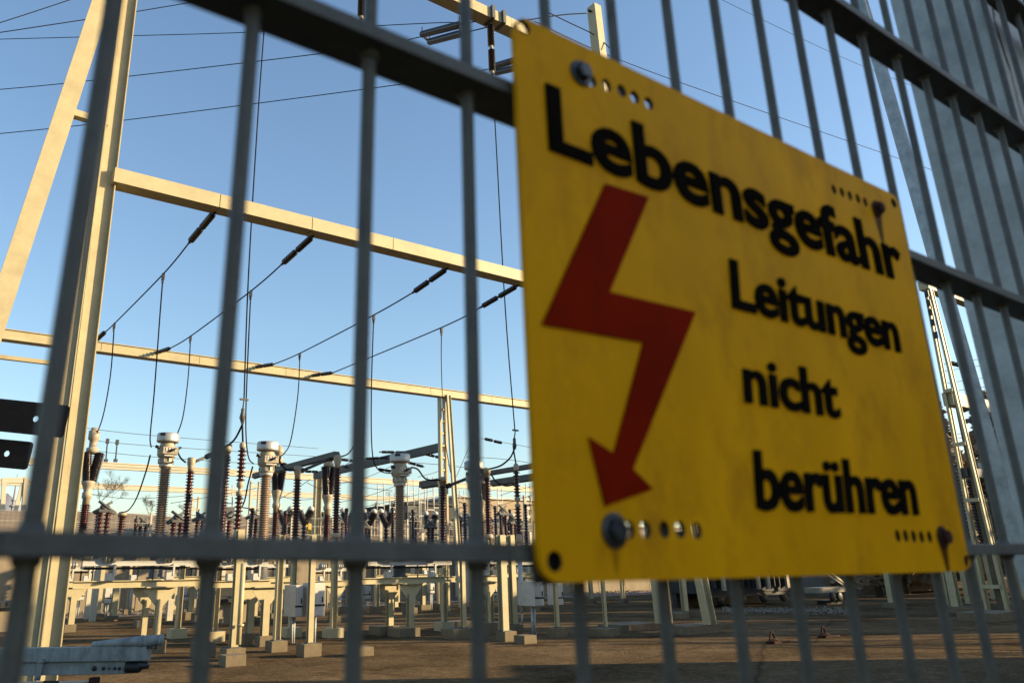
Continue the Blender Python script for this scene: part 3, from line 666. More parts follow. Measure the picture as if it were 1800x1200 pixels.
# lengthwise beam from this gantry to a cream post behind
p0 = atY(783, 785, YL); pB = G(557, 1000); 
P57 = None
def along(x, y, Xc): r = ray(x, y); return CAMP+r*(Xc/r.x)
e57 = along(572, 838, PXc)
k = MB(); q0 = Vector((PXc, YL+0.2, p0.z)); q1 = Vector((PXc, e57.y+1.5, p0.z)); k.bar(q0, q1, 0.3, 0.42); k.build('lengthwise_beam', 'greysteel', g2)
XP = post_x(557, 900, q1.y); zt = up((XP, q1.y), 838)
k = MB(); k.hsec((XP, q1.y, 0), (XP, q1.y, zt), 0.44, 0.36, tf=0.03); k.build('end_post', 'cream', g2)
for n_, (a, b, dY) in enumerate([((722, 795), (668, 794), 0), ((695, 803), (640, 806), 1.5), ((745, 797), (782, 806), -1), ((716, 812), (745, 820), 1), ((640, 812), (588, 806), 3), ((664, 824), (688, 828), 2), ((560, 829), (536, 828), 8), ((600, 818), (628, 826), 6)]):
    Y = YL+4+dY
    strain(atY(*a, Y), atY(*b, Y), 'short dark insulator on the lengthwise beam, ' + ['above the third current transformer', 'left of the third transformer', 'right of the beam beside the slotted post', 'right of the third transformer head', 'left side behind the brown post insulator', 'low right side left of the third transformer', 'farthest left near the cream end post', 'far right side near the cream end post'][n_], 0.085, 'insulators on the lengthwise beam')

# far gantries
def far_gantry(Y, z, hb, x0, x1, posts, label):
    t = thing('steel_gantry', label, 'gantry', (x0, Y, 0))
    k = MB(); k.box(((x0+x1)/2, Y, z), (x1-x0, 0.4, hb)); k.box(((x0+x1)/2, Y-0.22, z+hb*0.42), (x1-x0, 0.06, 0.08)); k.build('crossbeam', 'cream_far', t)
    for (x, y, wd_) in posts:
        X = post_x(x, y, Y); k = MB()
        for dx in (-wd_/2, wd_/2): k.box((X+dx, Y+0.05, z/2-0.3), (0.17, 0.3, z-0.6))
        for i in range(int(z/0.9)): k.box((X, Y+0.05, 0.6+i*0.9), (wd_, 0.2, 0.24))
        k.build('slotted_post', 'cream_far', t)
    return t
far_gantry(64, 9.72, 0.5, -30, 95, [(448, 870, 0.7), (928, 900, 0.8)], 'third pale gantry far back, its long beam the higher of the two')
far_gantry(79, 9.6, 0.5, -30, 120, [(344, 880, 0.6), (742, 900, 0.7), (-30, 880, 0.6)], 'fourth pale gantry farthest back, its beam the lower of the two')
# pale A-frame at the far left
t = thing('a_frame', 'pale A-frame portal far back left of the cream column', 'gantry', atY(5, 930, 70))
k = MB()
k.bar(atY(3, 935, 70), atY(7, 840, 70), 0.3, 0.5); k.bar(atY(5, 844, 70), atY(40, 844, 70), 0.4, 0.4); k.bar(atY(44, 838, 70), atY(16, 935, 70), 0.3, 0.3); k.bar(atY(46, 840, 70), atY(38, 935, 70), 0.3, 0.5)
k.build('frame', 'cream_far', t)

# ================================================================== EQUIPMENT
# current transformers: one built, others copied
P2 = G(452, 1127); P2.z = 0
ct = thing('current_transformer', 'beige ribbed current transformer with silver lid, second from the left', 'transformer', P2, 'current transformers with silver lids')
z_ = lambda y: up(P2, y)
zl = z_(777)
def L(prof, m, name, n=28, parent=ct): q = MB(); q.lathe(prof, P2, (0, 0, 1), n); return q.build(name, m, parent)
L([(0.315, z_(792.5)), (0.335, z_(791.5)), (0.34, z_(790)), (0.335, z_(778.5)), (0.31, z_(777)), (0.0, z_(776.4))], 'alu', 'lid')
hd = L([(0.2, z_(804)), (0.25, z_(803)), (0.235, z_(798)), (0.2, z_(794)), (0.2, z_(792))], 'beige', 'neck')
q = MB(); za, zb = z_(815), z_(802)
q.lathe([(0.24, z_(830)), (0.24, z_(828)), (0.21, z_(827)), (0.21, z_(820)), (0.25, z_(819)), (0.285, za), (0.295, zb-0.02), (0.25, zb)], P2, (0, 0, 1), 24)
q.box(P2+Vector((0.03, -0.22, (za+zb)/2)), (0.46, 0.2, zb-za-0.02)); head = q.build('head_housing', 'beige', ct)
q = MB()
for i in range(4): q.box(P2+Vector((-0.1+i*0.09, -0.325, (za+zb)/2+0.03)), (0.05, 0.02, (zb-za)*0.5))
q.box(P2+Vector((0.02, -0.25, z_(817.5))), (0.34, 0.16, 0.035)); q.build('front_plate', 'white', head)
q = MB()
for i in range(9):
    a = math.pi*2*i/9; q.box(P2+Vector((0.225*math.cos(a), 0.225*math.sin(a), (z_(821)+z_(828))/2)), (0.035, 0.035, z_(821)-z_(828)), a)
q.build('rib', 'white', head)
L([(0.2, z_(836)), (0.2, z_(830))], 'white', 'collar')
z0 = z_(955); L(sheds(z0, z_(836), 30, 0.128, 0.182), 'porc_beige', 'porcelain_body', 20)
L([(0.24, z0-0.32), (0.24, z0-0.27), (0.19, z0-0.22), (0.19, z0)], 'greysteel', 'base_tank', 20)
q = MB(); q.tube([P2+Vector((-0.02, -0.33, z_(810))), P2+Vector((0.18, -0.3, z_(805))), P2+Vector((0.36, -0.22, z_(801.5)))], [0.045, 0.04, 0.035], 10)
q.tube([P2+Vector((-0.26, -0.1, z_(803))), P2+Vector((-0.38, -0.06, z_(801)))], 0.05, 10); q.build('terminal', 'dark', ct)
q = MB(); q.box(P2+Vector((-0.235, -0.235, z_(780.5))), (0.17, 0.012, 0.085), -0.8); q.build('name_plate', 'dark', ct)
def ct_copy(base, ytop, label):
    p = G(*base); p.z = 0; dz = up(p, ytop)-zl; p.z = dz; return dup(ct, p, label), p
ct1, Pc1 = ct_copy((262, 1130), 762, 'beige ribbed current transformer with silver lid, leftmost')
ct3, Pc3 = ct_copy((702, 1116), 798, 'beige ribbed current transformer with silver lid, third from the left beside a vertical rod')
ct4, Pc4 = ct_copy((840, 1108), 811, 'beige ribbed current transformer mostly hidden behind the last rod before the sign')

# brown post insulators
def post_ins(x, Yref, ycap, ys, yb, label, n=22, r=0.13, base=False, group='brown post insulators'):
    P = atY(x, yb, Yref); P.z = 0; t = thing('post_insulator', label, 'insulator', P, group); zz = lambda y: up(P, y)
    q = MB(); z0 = zz(yb+ (0 if base else 14)); q.lathe(sheds(z0, zz(ys), n, r*0.62, r*1.08), P, (0, 0, 1), 16); q.build('shed_stack', 'porc', t)
    q = MB(); q.lathe([(r*0.75, zz(ys)-0.01), (r*0.8, zz(ys)+0.12), (r*1.02, zz(ycap)-0.2), (r*1.05, zz(ycap)-0.03), (r*0.9, zz(ycap))], P, (0, 0, 1), 16); q.build('cap', 'beige', t)
    q = MB(); q.lathe([(r*1.25, z0-0.16), (r*1.2, z0-0.04), (r*0.9, z0)], P, (0, 0, 1), 16); q.build('foot', 'beige', t)
    return t, P, zz(ycap)
pi1 = post_ins(326, 26.5, 804, 827, 936, 'brown post insulator right of the leftmost current transformer')
pi2 = post_ins(389, 24.5, 784, 800, 936, 'brown post insulator half hidden behind the second vertical rod', 28)
pi3 = post_ins(519, 24.3, 819, 841, 938, 'brown post insulator between the second transformer and the cream post')
pi4 = post_ins(590, 23.2, 800, 822, 936, 'tall brown post insulator carrying the grey bus tube, left of the third rod', 24, 0.125, True)
pi5 = post_ins(779, 23.0, 838, 853, 944, 'brown post insulator right of the third current transformer beside the raking leg', 22)
pi6 = post_ins(859, 21.8, 822, 838, 938, 'brown post insulator just right of the last rod before the sign', 22, 0.125, True)
def arrester(x, Yref, ys, label):
    P = atY(x, ys[-1], Yref); P.z = 0; t = thing('surge_arrester', label, 'surge arrester', P, 'two-stage brown surge arresters'); zz = lambda y: up(P, y); r = 0.12
    c0, c1, j0, j1, b0 = ys
    for a, b in ((j0, c1), (b0, j1)):
        q = MB(); q.lathe(sheds(zz(a), zz(b), 8, r*0.5, r), P, (0, 0, 1), 16); q.build('shed_stack', 'porc', t)
    q = MB(); q.lathe([(r*0.6, zz(c1)), (r*0.7, zz(c1)+.05), (r*.7, zz(c0)-0.05), (r*.35, zz(c0))], P, (0, 0, 1), 14); q.build('cap', 'beige', t)
    zj0, zj1 = zz(j1), zz(j0); m_ = (zj0+zj1)/2
    q = MB(); q.lathe([(r*.75, zj0), (r*.8, m_-.08), (r*.35, m_-.05), (r*.35, m_), (r*.75, m_+.05), (r*.8, zj1-0.05), (r*.6, zj1)], P, (0, 0, 1), 14); q.build('joint', 'beige', t)
    q = MB(); q.lathe([(r*1.1, zz(b0)-0.3), (r*.8, zz(b0)-.1), (r*.6, zz(b0))], P, (0, 0, 1), 14); q.build('foot', 'beige', t)
    return P, zz
PA, za_ = arrester(417, 20.3, (777, 788, 846, 871, 931), 'tall two-stage brown surge arrester left of the second current transformer')
PB, zb_ = arrester(912, 20.0, (814, 827, 873, 891, 938), 'tall two-stage brown surge arrester beside the left edge of the sign')
def clampfork(x, y0, y1, y2, Y, label, cab):
    t = thing('dropper_clamp', label, 'clamp', atY(x, y2, Y), 'clamps at the foot of the droppers'); k = MB()
    a, b, c = atY(x+2, y0, Y), atY(x, y1, Y), atY(x-1, y2, Y)
    k.box(a, (0.24, 0.05, 0.05)); k.tube([a, b], 0.02, 6); k.tube([b, b+Vector((-0.06, 0, -0.25)), c], 0.025, 6); k.tube([b, b+Vector((0.06, 0, -0.25)), c], 0.025, 6); k.tube([b, b-Vector((0, 0, .35))], 0.05, 8)
    k.build('fork', 'greysteel', t); return c
c = clampfork(427, 702, 718, 746, 20.35, 'forked clamp at the foot of the dropper over the left surge arrester', None)
cable([c, PA+Vector((0, 0, za_(777)))], 0.025, 'straight link down to the left surge arrester', 'link_wire', 'cable')
cable([c, (415, 768, 21), (404, 780, 22.5), (390, 787, 24.4)], 0.03, 'curved black jumper from the left dropper to the hidden post insulator', 'jumper_cable', 'cable')
c = clampfork(904, 756, 770, 792, 19.8, 'forked clamp at the foot of the dropper beside the sign', None)
cable([c, PB+Vector((0, 0, zb_(814)))], 0.025, 'straight link down to the surge arrester beside the sign', 'link_wire', 'cable')
cable([c, (896, 805, 20.4), (880, 818, 21), (860, 824, 21.7)], 0.03, 'curved black jumper from the dropper beside the sign', 'jumper_cable', 'cable')
JC = 'black jumper cables between the apparatus'
cable([Pc1+Vector((0.36, -0.22, z_(801.5))), (312, 792, 25.4), (318, 805, 26), (326, 812, 26.4)], 0.03, 'jumper from the leftmost transformer to its post insulator', 'jumper_cable', 'cable', JC)
cable([P2+Vector((0.36, -0.22, z_(801.5))), (492, 812, 24), (504, 825, 24.2), (518, 826, 24.3)], 0.03, 'jumper from the second transformer to its post insulator', 'jumper_cable', 'cable', JC)
cable([Pc3+Vector((0.36, -0.22, z_(801.5))), (735, 825, 22.6), (750, 842, 22.8), (778, 843, 23)], 0.03, 'jumper from the third transformer to the post insulator by the raking leg', 'jumper_cable', 'cable', JC)
cable([(864, 834, 21.7), (872, 846, 21.5), (888, 853, 21), (906, 851, 20.6)], 0.028, 'slack jumper between the last post insulator and the arrester by the sign', 'jumper_cable', 'cable', JC)
cable([(264, 800, 25), (256, 830, 27), (240, 875, 30), (226, 896, 33), (214, 900, 34)], 0.025, 'long jumper swinging left from the leftmost transformer', 'jumper_cable', 'cable', JC)
cable([(444, 820, 23.5), (436, 850, 24.5), (428, 885, 26), (412, 905, 27.5), (400, 910, 28)], 0.025, 'long jumper swinging left from the second transformer', 'jumper_cable', 'cable', JC)
cable([(600, 802, 23.2), (612, 797, 24), (622, 784, 25), (628, 775, 25.5)], 0.025, 'jumper rising right from the tall post insulator', 'jumper_cable', 'cable', JC)
# disconnector arms
def arm(p0, p1, Y0, Y1, r, label, m='greysteel', g='disconnector arms'):
    a = atY(*p0, Y0); b = atY(*p1, Y1); t = thing('disconnector_arm', label, 'switch arm', a, g)
    k = MB(); k.tube([a, b], r, 10); k.build('tube', m, t)
    k = MB(); k.tube([b, b+(b-a).normalized()*0.35], r*1.9, 10); k.tube([a, a+(b-a).normalized()*0.18], r*1.6, 10); k.build('contact', 'dark', t)
arm((333, 815), (362, 803), 26.5, 26.5, 0.05, 'switch arm reaching right from the post insulator beside the leftmost transformer')
arm((526, 829), (580, 806), 24.3, 23.6, 0.05, 'switch arm reaching right from the post insulator beside the second transformer')
arm((784, 855), (838, 834), 23, 22.2, 0.055, 'switch arm reaching right across the raking leg')
# grey bus tubes running away from the fence
def bus(p, far, X_, w_, label):
    a = atY(*p[:2], p[2]); r = ray(*far); b = CAMP+r*(a.x/r.x); b.z = a.z
    t = thing('bus_beam', label, 'beam', a, 'grey beams running away from the fence'); k = MB(); k.bar(a, b, w_, w_*0.9); k.build('beam', 'greysteel', t)
    k = MB(); k.bar(a+Vector((0, 0, -w_*.5)), b+Vector((0, 0, -w_*.5)), w_*0.3, w_*0.25); k.build('lower_rail', 'dark', t)
bus((592, 798, 23.2), (447, 838), 0, 0.2, 'grey steel beam on the tall brown post insulator running left to a slotted post')
bus((938, 818, 30), (862, 842), 0, 0.24, 'upper grey beam beside the left edge of the sign')
bus((948, 836, 27), (866, 862), 0, 0.3, 'lower grey beam beside the left edge of the sign')
bus((775, 846, 36), (742, 856), 0, 0.4, 'short grey beam behind the post insulator by the raking leg')
# live tank breakers: head, dark chambers, neck, brown support column
def breaker(x, Y, ys, sc, label):
    y0, y1, y2, y3, y4, y5 = ys; P = atY(x, y5, Y); P.z = 0; zz = lambda y: up(P, y)
    t = thing('circuit_breaker', label, 'circuit breaker', P, 'tall circuit breakers with dark chambers')
    q = MB(); q.lathe([(0.12*sc, zz(y1)), (0.22*sc, zz(y1)+0.05), (0.22*sc, zz(y1)+0.2), (0.14*sc, zz(y1)+.24), (0.14*sc, zz((y0+y1)/2)), (0.2*sc, zz((y0+y1)/2)+0.06), (0.2*sc, zz(y0)-0.12), (0.13*sc, zz(y0)-.1), (0.13*sc, zz(y0))], P, (0, 0, 1), 16); q.build('head', 'beige', t)
    for dx in (-0.13, 0.2):
        q = MB(); a = P+Vector((dx*0.5*sc, 0, zz(y2))); b = P+Vector((dx*sc*1.3, 0, zz(y1)+0.05)); q.lathe(sheds(0, (b-a).length, 18, 0.15*sc, 0.2*sc), a, b-a, 12); q.build('chamber', 'porc_dark', t)
    q = MB(); q.lathe([(0.13*sc, zz(y4)), (0.13*sc, zz((y3+y4)/2)), (0.17*sc, zz((y3+y4)/2)+.02), (0.17*sc, zz(y3)), (0.13*sc, zz(y3)+.05), (0.18*sc, zz((y2+y3)/2)), (0.24*sc, zz(y2)-.06), (0.24*sc, zz(y2)), (0.12*sc, zz(y2)+0.05)], P, (0, 0, 1), 16); q.build('gear_neck', 'beige', t)
    q = MB(); q.lathe(sheds(zz(y5+18), zz(y4), 15, 0.12*sc, 0.19*sc), P, (0, 0, 1), 16); q.build('support_column', 'porc', t)
breaker(146, 32.5, (752, 797, 846, 866, 886, 925), 1.05, 'tall circuit breaker half hidden behind the left cream column')
breaker(574, 29.0, (802, 822, 870, 890, 905, 938), 0.95, 'circuit breaker with black chambers behind the tall brown post insulator')
breaker(483, 30.0, (783, 815, 862, 885, 900, 938), 0.9, 'circuit breaker peeking out right of the second current transformer')
breaker(848, 33.0, (822, 850, 880, 900, 915, 945), 0.9, 'circuit breaker hidden behind the last rod before the sign')

# ---- footing blocks, posts and frames of the near equipment rows
def block(xl, xr, yt, yb, label, depth=None, name='footing_block'):
    P = G((xl+xr)/2, yb); X0_ = atY(xl, yb, P.y).x; X1_ = atY(xr, yb, P.y).x; h = up(P, yt); w_ = X1_-X0_; dp = depth or min(max(w_, 0.35), 0.9)
    k = MB(); k.box(((X0_+X1_)/2, P.y+dp/2, h/2), (w_, dp, h))
    o = k.build(name, 'concrete', None, bevel=0.012)
    tag(o, label, 'footing', 'concrete footing blocks')
    return Vector(((X0_+X1_)/2, P.y+dp/2, h))
def ipost(xc, ytop, wpx, top, label, m='cream', group='cream support posts', name='support_post', webv=(0, 1, 0)):
    """H-section steel post on a footing top"""
    x, y, d = px(top); X = atY(xc, y, top.y).x; P = Vector((X, top.y, top.z)); z1 = up(P, ytop); w_ = wpx/FPX*d*1.12
    t = thing(name, label, 'post', P, group)
    k = MB(); k.hsec(P, Vector((P.x, P.y, z1)), w_, w_*0.95, web=webv, tw=0.015, tf=0.02); k.build('shaft', m, t)
    k = MB(); k.box(P+Vector((0, 0, 0.012)), (w_*1.5, w_*1.4, 0.024)); k.build('base_plate', 'greysteel', t)
    return t, P, z1
b1 = block(534, 565, 1131, 1154, 'weathered footing under the post beside the pair of white cabinets')
b2 = block(477, 505, 1126, 1146, 'weathered footing under the shaded post left of the white cabinets')
block(396, 432, 1151, 1171, 'lowest and nearest footing in the middle of the yard')
b4 = block(397, 431, 1139, 1161, 'footing right behind the nearest low footing, under the arrester post')
b5 = block(427, 444, 1113, 1133, 'footing under the left T-post of the second transformer')
b6 = block(456, 479, 1117, 1136, 'footing under the right T-post of the second transformer')
b7 = block(584, 600, 1082, 1094, 'small footing under the lone far T-post')
b9 = block(443, 462, 1083, 1092, 'small far footing behind the second transformer posts')
b10 = block(345, 379, 1129, 1156, 'bare footing half hidden behind the second rod')
b11 = block(626, 657, 1137, 1153, 'bare low footing half hidden behind the third rod')
b12 = block(668, 702, 1100, 1116, 'shaded footing under the left T-post of the third transformer')
b13 = block(703, 739, 1103, 1119, 'shaded footing under the right T-post of the third transformer')
b14 = block(803, 831, 1091, 1104, 'footing behind the shaded one left of the fourth rod')
b15 = block(798, 831, 1105, 1123, 'shaded footing left of the fourth rod')
b16 = block(858, 875, 1094, 1114, 'footing under the T-post right of the fourth rod')
b17 = block(888, 909, 1109, 1127, 'footing under the bright post nearest the sign corner')
b18 = block(897, 920, 1098, 1110, 'dark footing behind the bright post near the sign corner')
b19 = block(922, 944, 1116, 1131, 'low footing in front of the sign corner posts')
b20 = block(979, 998, 1103, 1120, 'footing below the lower left corner of the sign')
b21 = block(1063, 1090, 1104, 1118, 'footing of the thin pole below the sign')
b22 = block(1092, 1158, 1096, 1108, 'wide shaded footing under the upright leg of the middle A-frame', 1.0)
b23 = block(1208, 1272, 1098, 1113, 'wide footing under the raking leg of the middle A-frame', 0.8)
b24 = block(1194, 1213, 1076, 1087, 'small sunlit footing between the two A-frame legs')
b25 = block(112, 133, 1097, 1111, 'shaded footing right beside the left cream column')
b26 = block(162, 183, 1079, 1087, 'far sunlit footing right of the left cream column')
b27 = block(188, 207, 1083, 1091, 'far footing next to the small white box')
b28 = block(297, 317, 1072, 1079, 'small far footing in front of the concrete wall')
b29 = block(240, 268, 1090, 1103, 'footing behind the posts of the leftmost transformer')
b30 = block(262, 291, 1125, 1148, 'dark footing beside the end of the trailer drawbar')
b31 = block(234, 258, 1120, 1142, 'dark footing hidden behind the trailer drawbar')
ipost(410, 930, 12, b4, 'cream post carrying the left surge arrester')
ipost(486, 940, 10, b2, 'shaded cream post left of the white cabinets', webv=(1, 0, 0))
ipost(544, 940, 9, b1, 'sunlit cream post between the two white cabinets')
ipost(448, 1042, 6, b9, 'short far post behind the second transformer')
ipost(815, 985, 7, b15, 'thin cream post left of the fourth rod')
ipost(886, 940, 12, b17, 'bright cream post near the lower left sign corner')
ipost(904, 940, 9, b18, 'shaded cream post behind the bright one')
ipost(980, 1000, 6, b20, 'thin greenish post below the sign corner')
ipost(1065, 1010, 5, b21, 'thin pole below the sign')
ipost(169, 960, 11, b26, 'far sunlit post right of the left column')
ipost(199, 1028, 9, b27, 'far post beside the small white box')
ipost(305, 985, 11, b28, 'grey shaded far post in front of the wall')
ipost(1205, 1015, 8, b24, 'short post between the A-frame legs')
k = MB(); p = G(919, 1116); k.tube([Vector((p.x, p.y, 0.3)), Vector((p.x, p.y, up(p, 1076)))], 0.03, 8); k.tube([Vector((p.x, p.y, up(p, 1076))), Vector((p.x, p.y, up(p, 985)))], 0.075, 12); tag(k.build('earthing_pipe', 'galv'), 'thick grey pipe on the low footing near the sign corner', 'pipe')
k = MB(); p = G(414, 1160); p.y -= 0.12
k.tube([Vector((p.x, p.y, 0.35)), Vector((p.x, p.y, up(p, 990)))], 0.06, 12); k.tube([Vector((p.x+.02, p.y, up(p, 1096))), Vector((p.x+.02, p.y, up(p, 1100)))], 0.085, 12); tag(k.build('cable_pipe', 'cream'), 'round cable pipe in front of the arrester post', 'pipe')

def tframe(items, beam, label, extra=True):
    """T-headed posts with one long beam and the feet and gear that stand on it"""
    P0 = items[0][1]; t = thing('apparatus_stand', label, 'apparatus stand', Vector((P0.x, P0.y, 0)), 'apparatus stands on T-posts')
    zs = []
    for (xc, top, wpx, ytop) in items:
        x, y, d = px(top); X = atY(xc, y, top.y).x; P = Vector((X, top.y, top.z)); z1 = up(P, ytop); zs.append((P, z1)); w_ = wpx/FPX*d*1.1
        k = MB(); k.hsec(P, Vector((P.x, P.y, z1-0.3)), w_, w_*0.9, web=(0, 1, 0), tw=0.015, tf=0.02)
        hw = 0.40; k.prism([(P.x-hw, P.y-.03, z1), (P.x+hw, P.y-.03, z1), (P.x+hw, P.y-.03, z1-0.12), (P.x+w_*.55, P.y-.03, z1-0.48), (P.x-w_*.55, P.y-.03, z1-0.48), (P.x-hw, P.y-.03, z1-0.12)], (0, 0.025, 0))
        k.box((P.x, P.y, z1), (2*hw, 0.3, 0.03)); k.build('t_post', 'cream', t)
    x0, x1, y, Y = beam; a = atY(x0, y, Y); b = atY(x1, y, Y); z = zs[0][1]+0.105
    k = MB(); k.hsec((a.x, Y, z), (b.x, Y, z), 0.18, 0.14, web=(0, 0, 1), tw=0.015, tf=0.02); k.build('long_beam', 'cream', t)
    return t, a.x, b.x, Y, z+0.09
def pad_gear(root, xa, xb, Y, z, zt):
    """drive rods, feet and cross rails that sit on a frame, up to the apparatus above"""
    n = max(2, int((xb-xa)/1.1))
    for i in range(n):
        X = xa+(i+0.5)*(xb-xa)/n; k = MB(); k.box((X, Y, z+0.09), (0.2, 0.2, 0.18)); k.box((X+0.08, Y-0.09, z+0.25), (0.05, 0.05, 0.3)); k.build('foot', 'white', root)
        X = xa+(i+0.35)*(xb-xa)/n; k = MB(); k.tube([Vector((X-.06, Y-.1, z+.55)), Vector((X+.3, Y-.03, z+.55))], 0.05, 8)
        for j in range(3): k.lathe([(0.05, 0), (0.13, 0.02), (0.13, 0.04), (0.05, 0.06)], (X+j*0.09, Y-0.1+j*.018, z+0.55), (1, 0.2, 0), 12)
        k.build('insulator_disc', 'alu', root)
    k = MB(); k.box(((xa+xb)/2, Y, z+0.42), ((xb-xa)*0.96, 0.14, 0.12)); k.build('drive_rail', 'white', root)
    k = MB(); k.box(((xa+xb)/2, Y+0.22, z+0.3), ((xb-xa)*0.9, 0.06, 0.06))
    for i in range(n*2): k.box((xa+(i+0.5)*(xb-xa)/n/2, Y+0.2, z+0.24), (0.03, 0.03, 0.5))
    k.build('linkage', 'dark', root)
fr1 = tframe([(251, b31, 9, 1031), (274, b30, 10, 1031)], (128, 352, 1027, b30.y), 'T-post frame below the leftmost current transformer')
fr2 = tframe([(438, b5, 11, 1031), (464, b6, 12, 1031)], (374, 476, 1027, b6.y), 'T-post frame below the second current transformer')
fr3 = tframe([(685, b12, 10, 1025), (721, b13, 10, 1025)], (636, 800, 1021, b13.y), 'shaded T-post frame below the third current transformer')
fr4 = tframe([(859, b16, 6, 1022)], (838, 890, 1018, b16.y), 'T-post frame right of the fourth rod')
fr5 = tframe([(589, b7, 7, 1029)], (545, 612, 1025, b7.y), 'lone far T-post frame behind the white cabinets')
fr6 = tframe([(124, b25, 10, 1031)], (100, 170, 1028, b25.y), 'T-post frame beside the left cream column')
for fr in (fr1, fr2, fr3, fr4, fr5, fr6): pad_gear(fr[0], fr[1]+.1, fr[2]-.1, fr[3], fr[4], 0)
# apparatus pedestals that stand on those frames under each transformer and post insulator
def pedestal(P, z0, z1, r, label):
    k = MB(); k.lathe([(r*1.3, z0), (r*1.3, z0+0.05), (r, z0+0.06), (r, z1-0.05), (r*1.25, z1-0.04), (r*1.25, z1)], Vector((P[0], P[1], 0)), (0, 0, 1), 14)
    tag(k.build('pedestal', 'greysteel'), label, 'pedestal', 'pedestals under the apparatus')
for P_, fr, lab in ((Pc1, fr1, 'pedestal under the leftmost current transformer'), (P2, fr2, 'pedestal under the second current transformer'), (Pc3, fr3, 'pedestal under the third current transformer')):
    pedestal(P_, fr[4]+0.0, z0-0.32+(P_.z if P_ is not P2 else 0), 0.2, lab)
def pole_under(ins, label):
    t, P, _ = ins; lo = min(v.co.z for ch in t.children for v in ch.data.vertices)
    k = MB(); k.hsec((P.x, P.y, 0.0), (P.x, P.y, lo), 0.16, 0.16, tw=0.014, tf=0.018); k.box((P.x, P.y, 0.14), (0.5, 0.5, 0.28)); k.build('support_post', 'cream', t)
for i_ in (pi1, pi2, pi3, pi4, pi5, pi6): pole_under(i_, '')

# cabinets
def cabinet(xl, xr, yt, yb, gbase, label, m='white', depth=None, pipe=True):
    P = G((xl+xr)/2, gbase); a = atY(xl, yb, P.y); b = atY(xr, yb, P.y); z0_ = a.z; z1_ = atY(xl, yt, P.y).z; w_ = b.x-a.x; dp = depth or w_*1.1
    t = thing('drive_cabinet', label, 'cabinet', Vector(((a.x+b.x)/2, P.y, 0)), 'pale control cabinets on pipes')
    k = MB(); k.box(((a.x+b.x)/2, P.y+dp/2, (z0_+z1_)/2), (w_, dp, z1_-z0_)); k.build('case', m, t, bevel=0.012)
    k = MB(); k.box(((a.x+b.x)/2, P.y-0.008, (z0_+z1_)/2), (w_*0.86, 0.012, (z1_-z0_)*0.92)); k.build('door', m, t, bevel=0.003)
    k = MB(); k.box((a.x+w_*0.78, P.y-0.024, (z0_+z1_)/2), (0.03, 0.02, 0.14)); k.box(((a.x+b.x)/2, P.y-0.012, z0_+(z1_-z0_)*0.33), (w_*1.02, 0.02, 0.05)); k.build('handle', 'dark', t)
    if pipe:
        k = MB(); 
        for f in (0.35, 0.62): k.tube([Vector((a.x+w_*f, P.y+dp*.4, 0)), Vector((a.x+w_*f, P.y+dp*.4, z0_))], 0.035, 8)
        k.build('pipe', 'galv', t)
cabinet(518, 531, 1028, 1084, 1131, 'narrow white cabinet left of the sunlit post', depth=0.8)
cabinet(549, 570, 1024, 1083, 1131, 'wider white cabinet right of the sunlit post', depth=0.7)
cabinet(941, 957, 1021, 1065, 1119, 'white cabinet below the lower left corner of the sign', depth=0.8)
cabinet(981, 991, 1024, 1063, 1108, 'narrow bright cabinet just under the sign edge', depth=0.5)
cabinet(182, 197, 1032, 1060, 1086, 'small white box on a pole in front of the far footing')
cabinet(132, 147, 1031, 1055, 1084, 'small pale box on a pole beside the left column')
cabinet(316, 332, 1031, 1055, 1078, 'small white box on a pole near the concrete wall')
cabinet(638, 652, 1030, 1052, 1080, 'small pale box on a pole in the shade behind the third transformer')
cabinet(756, 764, 1025, 1042, 1072, 'small pale box on a pole right of the third transformer posts')
# buildings on the yard floor
def house(xl, xr, yt, yb, Y, dp, m, label, name='switch_house', cat='building', doors=()):
    a = atY(xl, yb, Y); b = atY(xr, yb, Y); z1_ = atY(xl, yt, Y).z; t = thing(name, label, cat, Vector(((a.x+b.x)/2, Y, 0)))
    k = MB(); k.box(((a.x+b.x)/2, Y+dp/2, z1_/2), (b.x-a.x, dp, z1_)); k.build('wall', m, t)
    k = MB(); k.box(((a.x+b.x)/2, Y+dp/2, z1_+0.1), (b.x-a.x+0.5, dp+0.5, 0.2)); k.build('roof', 'white' if m == 'tanwall' else 'slate', t)
    for (u0, u1, v0, v1, mm) in doors:
        X0_, X1_ = a.x+(b.x-a.x)*u0, a.x+(b.x-a.x)*u1; k = MB(); k.box(((X0_+X1_)/2, Y-0.03, z1_*(v0+v1)/2), (X1_-X0_, 0.06, z1_*(v1-v0))); k.build('window', mm, t)
    return t
house(802, 1010, 874, 985, 70, 14, 'tanwall', 'tan flat-roofed building behind the apparatus beside the sign', doors=[(0.02+i*0.1, 0.07+i*0.1, 0.52, 0.62, 'slate') for i in range(9)])
house(716, 800, 886, 985, 66, 8, 'slate', 'dark grey windowless building behind the third transformer')
house(382, 432, 1058, 1096, G(382, 1096).y, 1.0, 'wall', 'low concrete kiosk with glass front behind the second transformer posts', 'concrete_kiosk', 'kiosk')
house(383, 430, 1028, 1052, G(382, 1088).y, 1.0, 'slate', 'grey panelled cubicle standing behind the low concrete kiosk', 'cubicle', 'cabinet')
house(-10, 22, 1068, 1110, G(0, 1110).y, 1.5, 'wall', 'low concrete kiosk at the left edge of the yard', 'concrete_kiosk', 'kiosk')

